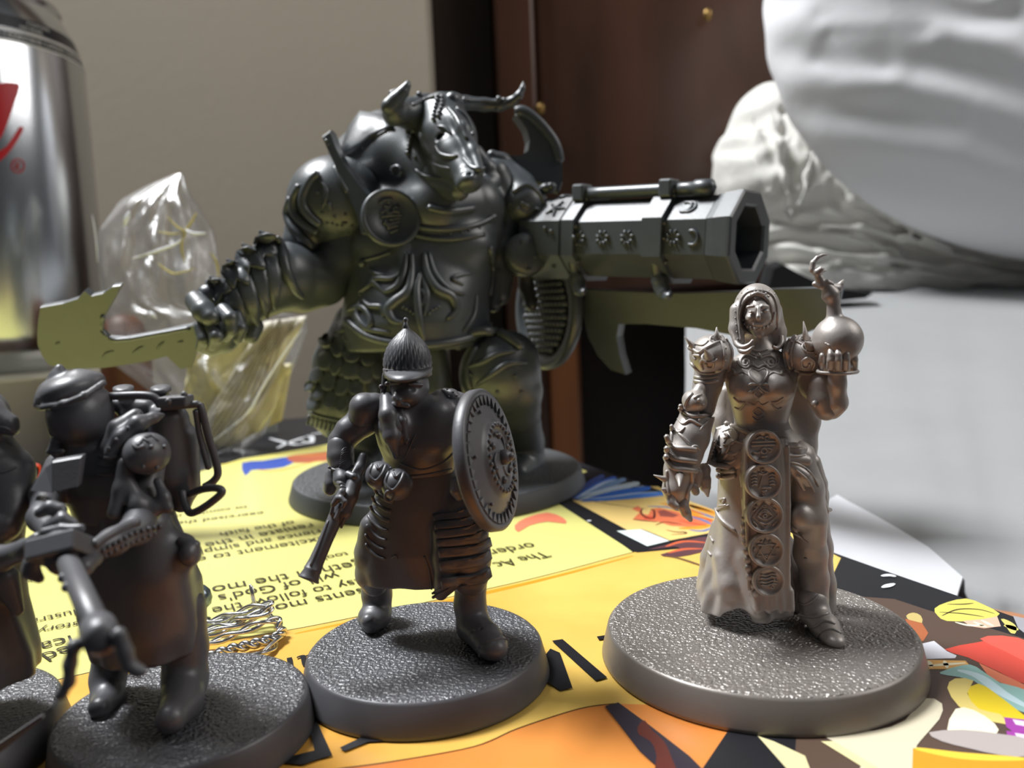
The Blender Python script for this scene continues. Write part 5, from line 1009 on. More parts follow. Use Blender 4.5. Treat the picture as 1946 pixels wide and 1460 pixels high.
mb = MB(); B.T(mb, [(528, 450), (536, 470), (538, 490), (545, 520), (560, 550), (575, 565)], 9, taper=True, jump=14); B.B(mb, 519, 476, 5); B.B(mb, 522, 527, 4); B.B(mb, 460, 586, 4); mb.build('cuff', M_bull, broot)
B.body('hand', B.C((415, 560, -19, 22), (395, 560, -20, 20)) + B.C((440, 610, -18, 34), (420, 640, -20, 32), (400, 655, -21, 22)) + B.C((485, 620, -17, 16), (478, 640, -18, 14)), .3, .8)
for c in (((372, 572, -22, 20), (388, 592, -25, 22), (400, 604, -26, 18)), ((424, 590, -24, 14), (438, 605, -26, 14), (440, 628, -26, 11), (430, 642, -25, 9)), ((400, 620, -25, 13), (412, 640, -27, 13), (404, 658, -26, 10)), ((380, 622, -25, 12), (388, 645, -26, 12), (380, 662, -25, 9)), ((450, 600, -22, 12), (458, 624, -23, 12), (452, 645, -23, 9))): B.body('finger', B.C(*c), .26, .3)
# cleaver
cl = [(79, 581), (123, 573), (151, 564), (164, 549), (177, 559), (199, 554), (217, 541), (232, 539), (224, 557), (205, 590), (196, 605), (194, 627), (208, 641), (236, 643), (299, 632), (362, 618), (400, 605), (405, 645), (375, 668), (366, 696), (347, 698), (321, 674), (281, 684), (202, 696), (123, 698), (95, 690), (82, 671), (74, 652), (73, 630), (75, 605)]
pc = np.array([B.P(x, y, -24) for x, y in cl]); c0 = pc.mean(0)
cn = nrm([.05, -1, -.42]); pc = np.array([p-np.array([0, 1, 0])*(((p-c0)@cn)/cn[1]) for p in pc])
# the tilted plane is met along the sight lines so the blade keeps its outline
pc = []
for x, y in cl:
    d = ray(x, y); o = np.array([0, 0, CAM_H]); t = ((c0-o)@cn)/(d@cn); pc.append(o+d*t)
mb = MB(); mb.add(*prism(pc, cn, 1.7, .012)); B.addtree((np.concatenate(mb.v), mb.f)); clv = mb.build('cleaver_blade', M_bull, broot, False)
mb = MB(); Tc = B.trees[-1:]
B.T(mb, [(196, 600), (193, 626), (207, 643), (236, 646), (300, 635), (360, 624)], 3.4, trees=Tc, jump=12)
for c in ([(195, 682), (202, 672), (216, 667)], [(252, 672), (262, 664), (272, 658)], [(298, 666), (304, 656), (312, 650)], [(338, 652), (348, 648)], [(106, 656), (113, 650)]): B.T(mb, c, 2, trees=Tc, jump=12, taper=True)
mb.build('blade_nicks', M_bull, clv)
# right shoulder and arm behind the cannon
B.body('shoulder', B.E(996, 388, 2, 44, 42, 4.6) + B.C((950, 330, 6, 34), (985, 360, 4, 36)) + B.C((1000, 400, 4, 36), (1010, 450, 5, 34)), .33, 1)
mb = MB(); B.T(mb, [(975, 365), (1000, 352), (1022, 366), (1033, 386), (1028, 400)], 3.4, jump=10); B.T(mb, [(985, 395), (1000, 404), (1016, 396), (1028, 402)], 3, jump=10); B.T(mb, [(992, 386), (1004, 392)], 2.6); B.B(mb, 970, 388, 2.6); B.B(mb, 976, 400, 2.6); mb.build('shoulder_relief', M_bull, broot)
mb = MB(); mb.add(*ball(B.P(1040, 358, 0), (1.7, 1.5, 1.1), 14)); mb.add(*ball(B.P(1048, 354, -1), (1.0, .9, .8), 10)); mb.build('knob', M_bull, broot)
cr2 = [(976, 221), (990, 208), (1005, 214), (1026, 236), (1045, 258), (1060, 285), (1066, 320), (1066, 350), (1060, 368), (1040, 362), (1010, 345), (990, 325), (965, 302), (935, 292), (960, 300), (985, 300), (999, 290), (1002, 270), (996, 248), (985, 232)]
mb = MB(); mb.add(*prism([B.P(x, y, 6) for x, y in cr2], (-.3, 1, -.1), 3.0, .04)); mb.build('shoulder_crest', M_bull, broot, False)
mb = MB(); mb.add(*tube(catmull([B.P(*p) for p in ((980, 214, 4.4), (992, 210, 4.2), (1012, 222, 4), (1036, 246, 4), (1056, 276, 4.2), (1064, 310, 4.6))], 5), [.5]+[1.05]*24+[.4], 8, flat=.6, hint=(0, 1, 0))); mb.build('crest_rim', M_bull, broot)
B.body('collar', B.C((905, 290, 0, 14), (925, 320, 0, 16), (945, 330, 2, 20), (930, 350, 0, 20), (905, 365, -4, 22)) + B.C((935, 295, 4, 10), (955, 306, 5, 14), (980, 322, 6, 14)), .3, .8)
# round shield on the hip
shn = nrm([-.88, -.46, .05]); sc_ = B.P(1040, 590, 6); mb = MB(); mb.add(*lathe(sc_, [(1, -1), (11.5, -1.4), (12.3, -.6), (12.4, .8), (11.8, 1.2), (10.2, 1.1), (9.8, .2), (1, .5)], 64, shn)); B.addtree((np.concatenate(mb.v), mb.f)); hs = mb.build('hip_shield', M_bull, broot)
mb = MB(); a_, b_, _ = frame(shn)
for i_ in range(-6, 7):
    for j_ in range(-6, 7):
        u_, v_ = (i_+.5*(j_ % 2))*1.5, j_*1.35
        if u_*u_+v_*v_ < 76: mb.add(*ball(sc_+a_*u_+b_*v_+shn*.5, (.8, .8, .8), 6))
mb.build('shield_scales', M_bull, hs)
B.body('strap', B.C((930, 470, 2, 16), (945, 520, 0, 16), (938, 580, -2, 14)) + B.C((1000, 500, 6, 18), (1000, 545, 6, 14), (1010, 580, 4, 12)), .33, .6)
# cannon
K0 = B.P(1042, 455, 4); K1 = YP(1424, 452, 136.5); kd = nrm(K1-K0); KL = np.linalg.norm(K1-K0)
ka = nrm(np.cross(kd, (0, 0, 1))); kb = np.cross(ka, kd); kb = kb if kb[2] > 0 else -kb
if ka[1] > 0: ka = -ka
def KP(r, ang, s): return K0+kd*s+(ka*math.cos(ang)+kb*math.sin(ang))*r
def octo(mb, prof, inner=False, seg=8):
    V = []; Fc = []
    for r, s in prof:
        for k in range(seg): V.append(KP(r/math.cos(math.pi/seg), 2*math.pi*(k+.5)/seg, s))
    for i in range(len(prof)-1):
        for k in range(seg): l = (k+1) % seg; Fc.append((i*seg+k, (i+1)*seg+k, (i+1)*seg+l, i*seg+l))
    Fc.append(tuple(range(seg))); Fc.append(tuple((len(prof)-1)*seg+k for k in range(seg))[::-1]); mb.add(V, Fc)
R_b = 7.1
mb = MB(); octo(mb, [(6, -.5), (R_b+.3, 0), (R_b+.3, 1), (R_b, 1.2), (R_b, KL-4.6), (R_b-.25, KL-4.4)]); B.addtree((np.concatenate(mb.v), mb.f)); gb = mb.build('cannon_barrel', M_bull, broot, False)
mb = MB(); octo(mb, [(R_b-.4, KL-4.5), (R_b+.1, KL-4.4), (R_b+.35, KL-3.2), (R_b+.7, KL-.5), (R_b+.7, KL), (R_b+.3, KL+.25), (R_b-1.5, KL+.2), (R_b-1.9, KL-.2), (R_b-2.1, KL-9), (.5, KL-9.2)]); mb.build('cannon_muzzle', M_bull, broot, False)
mb = MB(); octo(mb, [(R_b+.1, -1.5), (R_b+.75, -1.2), (R_b+.75, 8.6), (R_b+.1, 8.8)]); B.addtree((np.concatenate(mb.v), mb.f)); mb.build('cannon_jacket', M_bull, broot, False)
def sx(px):  # distance along the cannon whose silhouette is met at column px
    d = ray(px, 455); A2 = np.array([[kd[0], -d[0]], [kd[1], -d[1]]]); return np.linalg.solve(A2, np.array([-K0[0], -K0[1]]))[0]
for pxa, pxb in ((1112, 1136), (1262, 1300)):
    s0, s1 = sx(pxa), sx(pxb); mb = MB(); octo(mb, [(R_b-.1, s0), (R_b+.95, s0+.1), (R_b+.95, s1-.1), (R_b-.1, s1)]); B.addtree((np.concatenate(mb.v), mb.f)); st_ = mb.build('cannon_strap', M_bull, broot, False)
    mb = MB(); sm = (s0+s1)/2; ang = -math.pi/2+.25; c_ = KP(R_b+.5, -math.pi/4, sm)
    pts = [KP(R_b+.6, -.35, sm), KP(R_b+.9, -.75, sm), KP(R_b+2.6, -1.0, sm+.6), KP(R_b+4.4, -1.05, sm+2.0), KP(R_b+5.2, -.95, sm+3.6)]
    mb.add(*tube(catmull(pts, 5), [.9]*8+[1.5]*7+[1.0]*5+[.3], 8, flat=.6)); mb.build('strap_hook', M_bull, st_)
rd0, rd1 = sx(1128), sx(1306); ra_ = math.radians(68)
mb = MB(); mb.add(*tube([KP(R_b+1.9, ra_, s) for s in np.linspace(rd0, rd1, 6)], 1.15, 16)); mb.build('cannon_rod', M_bull, broot)
mb = MB(); mb.add(*tube([KP(R_b+1.9, ra_, s) for s in (sx(1300), sx(1318), sx(1332), sx(1336), sx(1350), sx(1366))], [1.15, 1.15, 1.15, 1.5, 1.5, 1.4], 16)); mb.build('rod_cap', M_bull, broot)
for px in (1124, 1286):
    mb = MB(); mb.add(*box(KP(R_b+2.1, ra_, sx(px)), (2.6, 3.4, 3.2), [kd, ka, kb], .15)); mb.build('rod_clamp', M_bull, broot, False)
mb = MB(); mb.add(*ball(KP(R_b+1.2, math.radians(75), sx(1086)), (1.6, 1.4, .6), 12)); mb.build('cap_nut', M_bull, broot)
def star(px, ang=0.0, rr_=1.55):
    s = sx(px); c = KP(R_b+.05, ang, s); n = nrm(KP(1, ang, 0)-K0); u = kd; v = np.cross(n, u); mb = MB()
    for k in range(8): t = 2*math.pi*(k+.5)/8; e = u*math.cos(t)+v*math.sin(t); mb.add(*tube([c+e*.55+n*.1, c+e*1.1+n*.2, c+e*rr_+n*.05], [.12, .3, .08], 6))
    mb.build('star', M_bull, gb)
for px in (1142, 1186, 1232, 1318): star(px, -.02)
def cres(px, ang, k=1):
    s = sx(px); c = KP(R_b+.1, ang, s); n = nrm(KP(1, ang, 0)-K0); v = np.cross(n, kd); mb = MB()
    mb.add(*tube(catmull([c+(kd*math.cos(t)+v*math.sin(t))*1.2 for t in np.linspace(-2.1, 2.1, 7)], 4), [.08]+[.28]*23+[.08], 6)); mb.build('crescent', M_bull, gb)
cres(1352, -.02); cres(1326, math.pi/4); cres(1334, math.pi/4)
mb = MB()
for t in (0, 1.26, 2.5, 3.8, 5.0): c = KP(R_b+.85, math.pi/4, sx(1088)); n = nrm(KP(1, math.pi/4, 0)-K0); v = np.cross(n, kd); e = kd*math.cos(t)+v*math.sin(t); mb.add(*tube([c, c+e*1.0+n*.15, c+e*2.0], [.3, .3, .1], 6)); mb.add(*ball(c+e*1.9, .35, 6))
mb.build('emblem', M_bull, broot)
mb = MB()
for (x, y) in ((1115, 378), (1093, 430), (1090, 451), (1098, 497), (1281, 371), (1263, 423), (1261, 452), (1264, 498), (1036, 434), (1052, 506), (1092, 533), (1048, 440)): B.B(mb, x, y, 4.2)
mb.build('cannon_rivets', M_bull, broot)
gm = B.P(1002, 482, -4); mb = MB(); mb.add(*lathe(gm, [(1, -4), (3.9, -3.6), (4.3, -1), (4.1, 0), (3.4, .5), (1, .8)], 48, nrm([.35, -1, .15]))); B.addtree((np.concatenate(mb.v), mb.f)); gmo = mb.build('gun_mount', M_bull, broot)
mb = MB(); [B.B(mb, *p, 3.6) for p in ((993, 459), (1017, 488), (1004, 512))]; mb.build('mount_rivets', M_bull, gmo)
B.body('arm', B.C((960, 430, 3, 26), (975, 480, 5, 22), (1010, 500, 6, 30)) + B.C((1000, 450, 6, 30), (1040, 470, 6, 40)), .35, .8)
# hooked blade under the cannon
ub = [(1118, 548), (1180, 552), (1280, 556), (1400, 553), (1478, 548), (1560, 545), (1603, 541), (1598, 566), (1585, 600), (1560, 622), (1520, 638), (1480, 643), (1430, 640), (1381, 632), (1330, 622), (1281, 618), (1230, 614), (1180, 614), (1176, 640), (1182, 675), (1193, 711), (1165, 702), (1140, 675), (1122, 640), (1112, 600), (1112, 570)]
un = nrm(np.array([-kd[1]*-1, -kd[0], 0])*np.array([1, 1, 1])); un = nrm(np.array([kd[1], -kd[0], -.12])); uo = KP(0, -math.pi/2, KL/2)+un*.5
P_ = []
for x, y in ub:
    d = ray(x, y); o = np.array([0, 0, CAM_H]); t = ((uo-o)@un)/(d@un); P_.append(o+d*t)
mb = MB(); mb.add(*prism(P_, un, 2.4, .015)); ubo = mb.build('hooked_blade', M_bull, broot, False)
# =================================================================== MINIATURE 4: trooper with a frame pack and a bipod gun, near left
troot = empty('miniature', (-30.2, 67.4, 0), 'black peaked-helmet miniature with tubular pack frame aiming a bipod gun forward', 'miniature')
T4 = Fig(67.0, troot, M_blk2)
mini_base(T4, -30.2, 67.4, 11.1, 10.3, 3.3, M_blk2b)
T4.body('leg', T4.C((340, 1160, 1, 52), (350, 1230, 1.5, 44), (352, 1290, 1.0, 42), (345, 1335, -1.5, 40), (325, 1365, -5, 30)), .2, .6)
T4.body('leg', T4.C((240, 1150, 3, 44), (215, 1220, 3.5, 38), (205, 1290, 3, 32), (205, 1330, 1.5, 30), (190, 1345, -1, 22)), .2, .6)
coat = T4.LF([(960, 165, 320, 1, 3.4), (1010, 150, 340, 1, 3.6), (1060, 145, 356, 1, 4.0), (1110, 150, 376, 1, 4.3), (1160, 160, 380, 1, 4.4), (1235, 185, 376, 1, 4.2)], lambda th, z: 1+.035*np.sin(8*th+.4*z))
coat += T4.C((352, 1040, -1, 24), (366, 1052, -1, 18)) + T4.C((285, 1000, -1.6, 40), (298, 1080, -1.2, 52), (306, 1180, -.4, 56), k=1.6)
T4.body('coat', coat, .2, .7)
T4.body('pouch', T4.E(362, 1052, -2, 20, 26, 1.2) + T4.C((345, 1028, -2, 9), (372, 1035, -2, 9)), .14, .2)
tor = T4.LF([(850, 130, 250, 1, 2.6), (890, 125, 300, .8, 3.4), (930, 130, 312, .8, 3.6), (980, 150, 320, 1, 3.4)]) + T4.C((230, 850, .5, 40), (270, 870, 0, 42)) + T4.C((120, 890, 0, 34), (90, 940, -2, 28), (80, 985, -6, 24), (100, 1015, -9, 20))
tor += T4.C((275, 890, -1, 36), (272, 960, -3, 34), (262, 1005, -6, 28), (215, 1030, -9, 24), (175, 1045, -11, 18))
T4.body('torso', tor, .2, .8)
hd = T4.E(152, 788, 0, 56, 62, 2.8) + T4.C((112, 800, -1.4, 12), (102, 822, -1.4, 8)) + T4.C((150, 840, .4, 42), (175, 870, .6, 46)) + T4.C((185, 760, .6, 24), (190, 820, .6, 26))
T4.body('head', hd, .16, .5)
T4.body('helmet', T4.E(135, 742, 0, 58, 32, 2.9, -16) + T4.C((96, 748, -.5, 22), (76, 770, -1.2, 11)) + T4.C((112, 738, 0, 26), (112, 716, 0, 15), (113, 700, 0, 8), k=.5) + T4.C((150, 722, 0, 20), (184, 722, .4, 14)) + T4.C((80, 775, -2.6, 6), (120, 768, -3.3, 6), (160, 752, -3.2, 6), (196, 728, -1.4, 6), k=.4), .14, .6)
mb = MB(); mb.add(*tube(catmull([T4.P(70, 772, -1.4), T4.P(110, 772, -3.2), T4.P(160, 752, -3.3), T4.P(198, 727, -1)], 6), .24, 8)); mb.build('helmet_brim', M_blk2, troot)
T4.body('mask', T4.C((108, 838, -1.5, 12), (104, 850, -1.5, 10), (110, 862, -1.5, 11)) + T4.C((95, 858, -1.5, 7), (118, 858, -2, 6)), .12, .2)
# chest plates
mb = MB(); mb.add(*prism([T4.P(160, 864, -4.6), T4.P(152, 922, -5.4), T4.P(104, 932, -5.6), T4.P(104, 874, -4.8)], (.1, 1, .3), .8, .06)); mb.add(*prism([T4.P(102, 874, -4.8), T4.P(102, 934, -5.6), T4.P(60, 930, -4.6), T4.P(88, 884, -4.2)], (-.3, 1, .3), .8, .06)); mb.build('chest_plate', M_blk2, troot, False)
mb = MB(); [T4.B(mb, *p, 5) for p in ((104, 874), (104, 926), (150, 875), (148, 916))]; mb.build('plate_rivets', M_blk2, troot)
T4.body('collar', T4.C((212, 862, -3.4, 14), (232, 832, -3.2, 16), (262, 806, -2.6, 16), (292, 794, -1.6, 10), (309, 789, -1.0, 5)) + T4.C((205, 850, -2.6, 14), (225, 815, -2.2, 18), (258, 790, -1.2, 14)), .15, .4)
mb = MB(); [T4.B(mb, *p, 4) for p in ((222, 836), (208, 853), (244, 814))]; T4.T(mb, [(188, 868), (205, 870), (222, 867)], 3.4); T4.T(mb, [(186, 884), (204, 887), (218, 884)], 3); T4.T(mb, [(186, 900), (202, 903), (216, 900)], 3); mb.build('collar_relief', M_blk2, troot)
T4.body('shoulder_ball', T4.E(279, 862, -3.2, 43, 41, 1.95), .13, .2)
mb = MB(); [T4.B(mb, *p, 4.5) for p in ((272, 887), (298, 888), (312, 850), (288, 850), (264, 846))]; T4.T(mb, [(254, 846), (262, 852), (274, 848)], 4); T4.T(mb, [(274, 832), (288, 828), (300, 838)], 3.4); T4.T(mb, [(266, 842), (272, 834), (282, 840)], 3); mb.build('ball_relief', M_blk2, troot)
T4.body('tabard', T4.C((236, 880, -4.0, 12), (230, 930, -4.6, 14), (218, 975, -5.0, 14)) + T4.C((240, 900, -4.0, 10), (262, 960, -4.8, 16), (280, 985, -5, 12)) + T4.C((300, 915, -3.6, 9), (312, 945, -4.2, 10), (320, 966, -4.4, 10)) + T4.C((262, 950, -4.2, 14), (296, 966, -4.4, 16)), .15, .5)
# pack and tubular frame
T4.body('pack', T4.C((262, 790, 2.4, 34), (262, 900, 2.4, 36)) + T4.C((320, 800, 2.0, 38), (325, 900, 2.0, 40), k=.3) + T4.C((350, 830, 2.4, 26), (350, 925, 2.4, 30)) + T4.C((215, 770, 2, 14), (280, 775, 2, 16)) + T4.C((345, 955, 2, 20), (350, 900, 2, 24)), .18, .4)
for x in (236, 307):
    mb = MB(); mb.add(*lathe(T4.P(x, 752, 2.2), [(.3, -.6), (.62, -.6), (.62, .35), (.84, .45), (.84, .75), (.3, .76)], 32, nrm([.1, -.25, 1]))); mb.build('pack_cap', M_blk2, troot)
def pipe(pts, r, name='frame_tube'): mb = MB(); mb.add(*tube(catmull([T4.P(*p) for p in pts], 5), T4.L(r), 12)); mb.build(name, M_blk2, troot)
pipe([(205, 754, 1), (240, 752, .6), (280, 752, .6), (296, 758, .6), (306, 772, .6)], 8); pipe([(308, 774, .6), (340, 771, .8), (378, 768, 1.2)], 7.5); pipe([(379, 768, 1.2), (385, 785, 1.2), (396, 830, 1.4), (408, 870, 1.5), (414, 900, 1.6), (404, 916, 1.6), (388, 926, 1.4)], 7.5)
pipe([(372, 780, 1), (378, 820, 1.2), (388, 860, 1.2), (396, 890, 1.2)], 6); pipe([(360, 940, 1), (385, 930, 0), (412, 928, -.6), (422, 936, -.8), (400, 956, -.8), (374, 972, -.6), (360, 974, -.4), (352, 958, 0), (346, 935, .6)], 7.5)
mb = MB(); mb.add(*box(T4.P(335, 762, .8), (2.4, 2, .9), None, .2)); mb.build('pack_bracket', M_blk2, troot, False)
mb = MB(); [mb.add(*ball(T4.P(*p), .3, 8)) for p in ((320, 763, -.5), (350, 750, .4))]; mb.add(*tube([T4.P(350, 765, .6), T4.P(351, 750, .6)], .28, 8)); mb.build('bracket_bolts', M_blk2, troot)
# the gun, its hands and sights
mb = MB(); gA = T4.P(126, 1060, -13); gB = T4.P(196, 1218, -24); gdr = nrm(gB-gA)
mb.add(*tube([gA-gdr*4, gA-gdr*2, gA, gA+gdr*.01], [1.1, 1.35, 1.35, 1.0], 20)); mb.add(*tube([gA, gA+(gB-gA)*.5, gA+(gB-gA)*.86], [.72, .74, .76], 20)); mb.build('gun_barrel', M_blk2, troot)
mb = MB(); mb.add(*tube([gB-gdr*2.0, gB-gdr*1.8, gB-gdr*.2, gB], [.8, 1.02, 1.02, .8], 20)); mb.build('muzzle', M_blk2, troot)
for pts in ([(226, 1206, -24, 17), (238, 1240, -24, 16), (246, 1266, -24, 15), (262, 1276, -24, 13), (276, 1278, -24, 8)], [(168, 1216, -23.5, 12), (140, 1228, -24, 14), (133, 1262, -24, 14), (131, 1296, -24, 13), (116, 1320, -24, 12), (108, 1324, -24, 7)], [(180, 1236, -23, 12), (232, 1220, -24, 10)]): T4.body('bipod_leg', T4.C(*[(a, b, c, d*.9) for a, b, c, d in pts]), .14, .3, deco=False)
mb = MB(); rx_ = nrm(T4.P(172, 1022, -12)-T4.P(78, 1046, -12)); ry_ = nrm(np.cross((0, 0, 1.0), rx_)+np.array([0, 0, -.55])); mb.add(*box(T4.P(123, 1046, -12), (3.6, 4.2, 1.5), [rx_, ry_, np.cross(rx_, ry_)], .12)); mb.build('receiver', M_blk2, troot, False)
T4.body('gun_sight', T4.C((84, 1012, -11, 10), (118, 1006, -11, 11), (154, 1004, -11, 9)) + T4.C((92, 1000, -10, 12), (120, 988, -10, 14), (140, 996, -10, 10)) + T4.C((76, 975, -9.5, 11), (96, 965, -9.5, 14), (116, 968, -9.5, 12)), .15, .2)
T4.body('arm', T4.C((176, 1060, -11, 20), (160, 1078, -13, 16), (150, 1096, -13.5, 12)) + T4.C((210, 1030, -9, 24), (262, 1005, -6, 26)) + T4.C((60, 1070, -12, 16), (58, 1086, -12, 15), (75, 1100, -12, 10)), .16, .4)
mb = MB(); bs_ = [(178, 1036), (205, 1018), (235, 1002), (262, 992)]; T4.T(mb, bs_, 9, jump=6); T4.beads(mb, [(196, 1046), (225, 1030), (255, 1014), (290, 1004), (312, 1000)], 5, 10, n=6); T4.beads(mb, [(200, 1056), (240, 1036), (300, 1012)], 4, 9, n=6); mb.build('sleeve_beads', M_blk2, troot)
mb = MB()
for q, e in ((.3, -1), (.42, -1)): c_ = gA+(gB-gA)*q; mb.add(*ball(c_+np.array([-.85, 0, .1]), .34, 8))
mb.build('barrel_lug', M_blk2, troot)
# =================================================================== MINIATURE 5: dark figure cut by the left edge
froot = empty('miniature', (-53.5, 66.0, 0), 'dark cloaked miniature half cut off by the left edge', 'miniature')
F5 = Fig(66.0, froot, M_blk2)
mini_base(F5, -53.5, 66.0, 12.2, 11.2, 3.3, M_blk2b)
rb = F5.LF([(880, -190, 30, 0, 3.4), (960, -200, 44, 0, 4), (1060, -200, 30, 0, 4), (1150, -205, 38, 0, 4.4), (1250, -210, 62, 0, 4.8), (1290, -205, 64, 0, 4.8)], lambda th, z: 1+.04*np.sin(9*th+.3*z))
rb += F5.C((-40, 860, 0, 66), (10, 900, 0, 48), (26, 960, -1, 32), (10, 1000, -3, 30)) + F5.C((10, 1100, -2, 26), (34, 1160, -2, 12))
F5.body('robe', rb, .2, .9)
F5.body('head', F5.E(-50, 800, 0, 62, 70, 3) + F5.C((-20, 790, -1, 34), (16, 808, -1, 18), (26, 818, -1, 8)) + F5.C((0, 840, 0, 30), (14, 850, 0, 16)), .18, .6)
F5.body('arm', F5.C((-70, 1050, -5, 28), (0, 1062, -6, 24), (50, 1045, -7, 20), (72, 1024, -8, 14)), .18, .5)
mb = MB(); mb.add(*prism([F5.P(-60, 1452, -10), F5.P(80, 1358, -12), F5.P(84, 1364, -12), F5.P(-40, 1462, -10)], (.1, 1, .2), .3)); mb.build('sword', M_blk2, froot, False)
mb = MB(); F5.T(mb, [(-20, 900), (10, 896), (30, 888)], 3); F5.T(mb, [(-30, 812), (4, 812), (20, 818)], 3); mb.build('robe_trim', M_blk2, froot)
# =================================================================== WIRE COIL, PIN, RING, BAG
M_wire = mat('steel_wire', (.66, .66, .67), .22, 1.0)
mb = MB()
def twist(pts, rt=.30, rw=.24, turns=1.0):
    C_ = np.array(catmull([G(x, y, z) if True else 0 for x, y, z in pts], 14)); T_ = np.gradient(C_, axis=0); L_ = np.concatenate([[0], np.cumsum(np.linalg.norm(np.diff(C_, axis=0), axis=1))])
    for ph in (0, math.pi):
        P_ = []
        for c, t, l in zip(C_, T_, L_):
            a, b, _ = frame(t); w_ = ph+l*turns*2.0; P_.append(c+rt*(a*math.cos(w_)+b*math.sin(w_)))
        mb.add(*tube(P_, rw, 7))
twist([(350, 1196, 1.0), (400, 1182, 1.4), (450, 1166, 2.2), (490, 1152, 3.0), (516, 1150, 3.2), (505, 1164, 2.6), (460, 1184, 1.6), (410, 1202, 1), (350, 1214, .8)], turns=.5)
twist([(350, 1186, .8), (420, 1180, 1.2), (480, 1166, 1.8), (505, 1166, 1.6), (526, 1180, 1.0), (534, 1200, .6), (524, 1224, .6), (500, 1242, .6), (468, 1254, .5)], turns=.4)
twist([(350, 1232, .6), (400, 1222, .9), (450, 1204, 1.6), (500, 1184, 2.4), (528, 1180, 2.0), (530, 1196, 1.2)], turns=.5)
twist([(350, 1268, .5), (400, 1248, .6), (440, 1234, .8), (490, 1222, .9), (528, 1210, .9), (536, 1196, .9)], rt=.34, rw=.30, turns=1.3)
twist([(350, 1206, .6), (410, 1194, 1), (460, 1178, 2), (512, 1160, 2.4)], turns=.6)
_b = G(483, 1152, 2.6); mb.add(*tube([_b, _b+[-.2, 0, 1.4], _b+[-.3, .1, 2.6]], .16, 6)); mb.add(*tube([_b+[.25, 0, 0], _b+[0, 0, 1.3], _b+[-.1, .1, 2.4]], .15, 6))
co = mb.build('wire_coil', M_wire, None); co['label'] = 'small coil of twisted silver wire lying on the yellow page'; co['category'] = 'wire'
mb = MB(); pb = G(384, 1182, 0); mb.add(*lathe(pb, [(.5, 0), (1.0, 0), (1.05, .3), (.6, .5), (.5, 1.4), (.7, 1.7), (1.25, 2.2), (1.45, 3.0), (1.25, 3.9), (.7, 4.5), (.1, 4.7)], 28)); pn = mb.build('bead', mat('grey_gloss', srgb(110, 120, 128), .15, .6), None); pn['label'] = 'small glossy grey round-headed peg behind the wire coil'; pn['category'] = 'peg'
rc_ = YP(69, 897, 176); mb = MB(); mb.add(*tube([rc_+np.array([1.0*math.cos(t), .3*math.sin(t), 1.5*math.sin(t)]) for t in np.linspace(0, 6.28, 25)[:-1]], .28, 8, True)); rg = mb.build('ring', mat('red_plastic', srgb(230, 70, 34), .4), None); rg['label'] = 'tiny orange-red loop lying between the two leftmost figures'; rg['category'] = 'ring'
# clear plastic bag with printed insert
def film_mat():
    m = bpy.data.materials.new('clear_film'); m.use_nodes = True; nt = m.node_tree; nt.nodes.clear()
    out = nt.nodes.new('ShaderNodeOutputMaterial'); tr = nt.nodes.new('ShaderNodeBsdfTransparent'); gl = nt.nodes.new('ShaderNodeBsdfGlossy'); gl.inputs['Roughness'].default_value = .32; df = nt.nodes.new('ShaderNodeBsdfDiffuse'); df.inputs[0].default_value = (.75, .75, .75, 1)
    fr = nt.nodes.new('ShaderNodeFresnel'); fr.inputs[0].default_value = 1.5; m1 = nt.nodes.new('ShaderNodeMixShader'); m2 = nt.nodes.new('ShaderNodeMixShader'); m1.inputs[0].default_value = .05
    n = nt.nodes.new('ShaderNodeTexNoise'); n.inputs['Scale'].default_value = 260; n.inputs['Detail'].default_value = 4; tc = nt.nodes.new('ShaderNodeTexCoord'); bp = nt.nodes.new('ShaderNodeBump'); bp.inputs['Distance'].default_value = .0003; bp.inputs['Strength'].default_value = 1
    nt.links.new(tc.outputs['Object'], n.inputs['Vector']); nt.links.new(n.outputs[0], bp.inputs['Height']); nt.links.new(bp.outputs[0], gl.inputs['Normal']); nt.links.new(bp.outputs[0], fr.inputs['Normal'])
    nt.links.new(tr.outputs[0], m1.inputs[1]); nt.links.new(df.outputs[0], m1.inputs[2]); ad = nt.nodes.new('ShaderNodeMath'); ad.operation = 'MULTIPLY_ADD'; ad.inputs[1].default_value = .3; ad.inputs[2].default_value = .02; nt.links.new(fr.outputs[0], ad.inputs[0])
    nt.links.new(ad.outputs[0], m2.inputs[0]); nt.links.new(m1.outputs[0], m2.inputs[1]); nt.links.new(gl.outputs[0], m2.inputs[2]); nt.links.new(m2.outputs[0], out.inputs[0]); return m
M_film = film_mat()
bag = empty('plastic_bag', tuple(YP(400, 800, 225)*np.array([1, 1, 0])+np.array([0, 0, TZ])), 'crumpled clear plastic bag with a printed paper insert, beside the silver can', 'bag')
ol = [(330, 333, 346), (352, 280, 356), (380, 228, 372), (440, 186, 408), (500, 186, 418), (560, 192, 430), (585, 196, 470), (600, 200, 583), (630, 205, 584), (690, 212, 562), (740, 280, 540), (790, 300, 520), (830, 320, 500), (858, 332, 452), (882, 334, 405)]
oy = np.array([o[0] for o in ol]); oxl = np.array([o[1] for o in ol]); oxr = np.array([o[2] for o in ol])
def ridg(u, v, seed):
    r_ = np.random.RandomState(seed); s = 0
    for i in range(7): a, b, p = r_.uniform(-3, 3)*(1+i*.5), r_.uniform(-3, 3)*(1+i*.5), r_.uniform(0, 6.28); s += abs(math.sin(a*u*3.1+b*v*3.1+p+.6*math.sin(b*u*4)))/(1+i*.55)
    return s
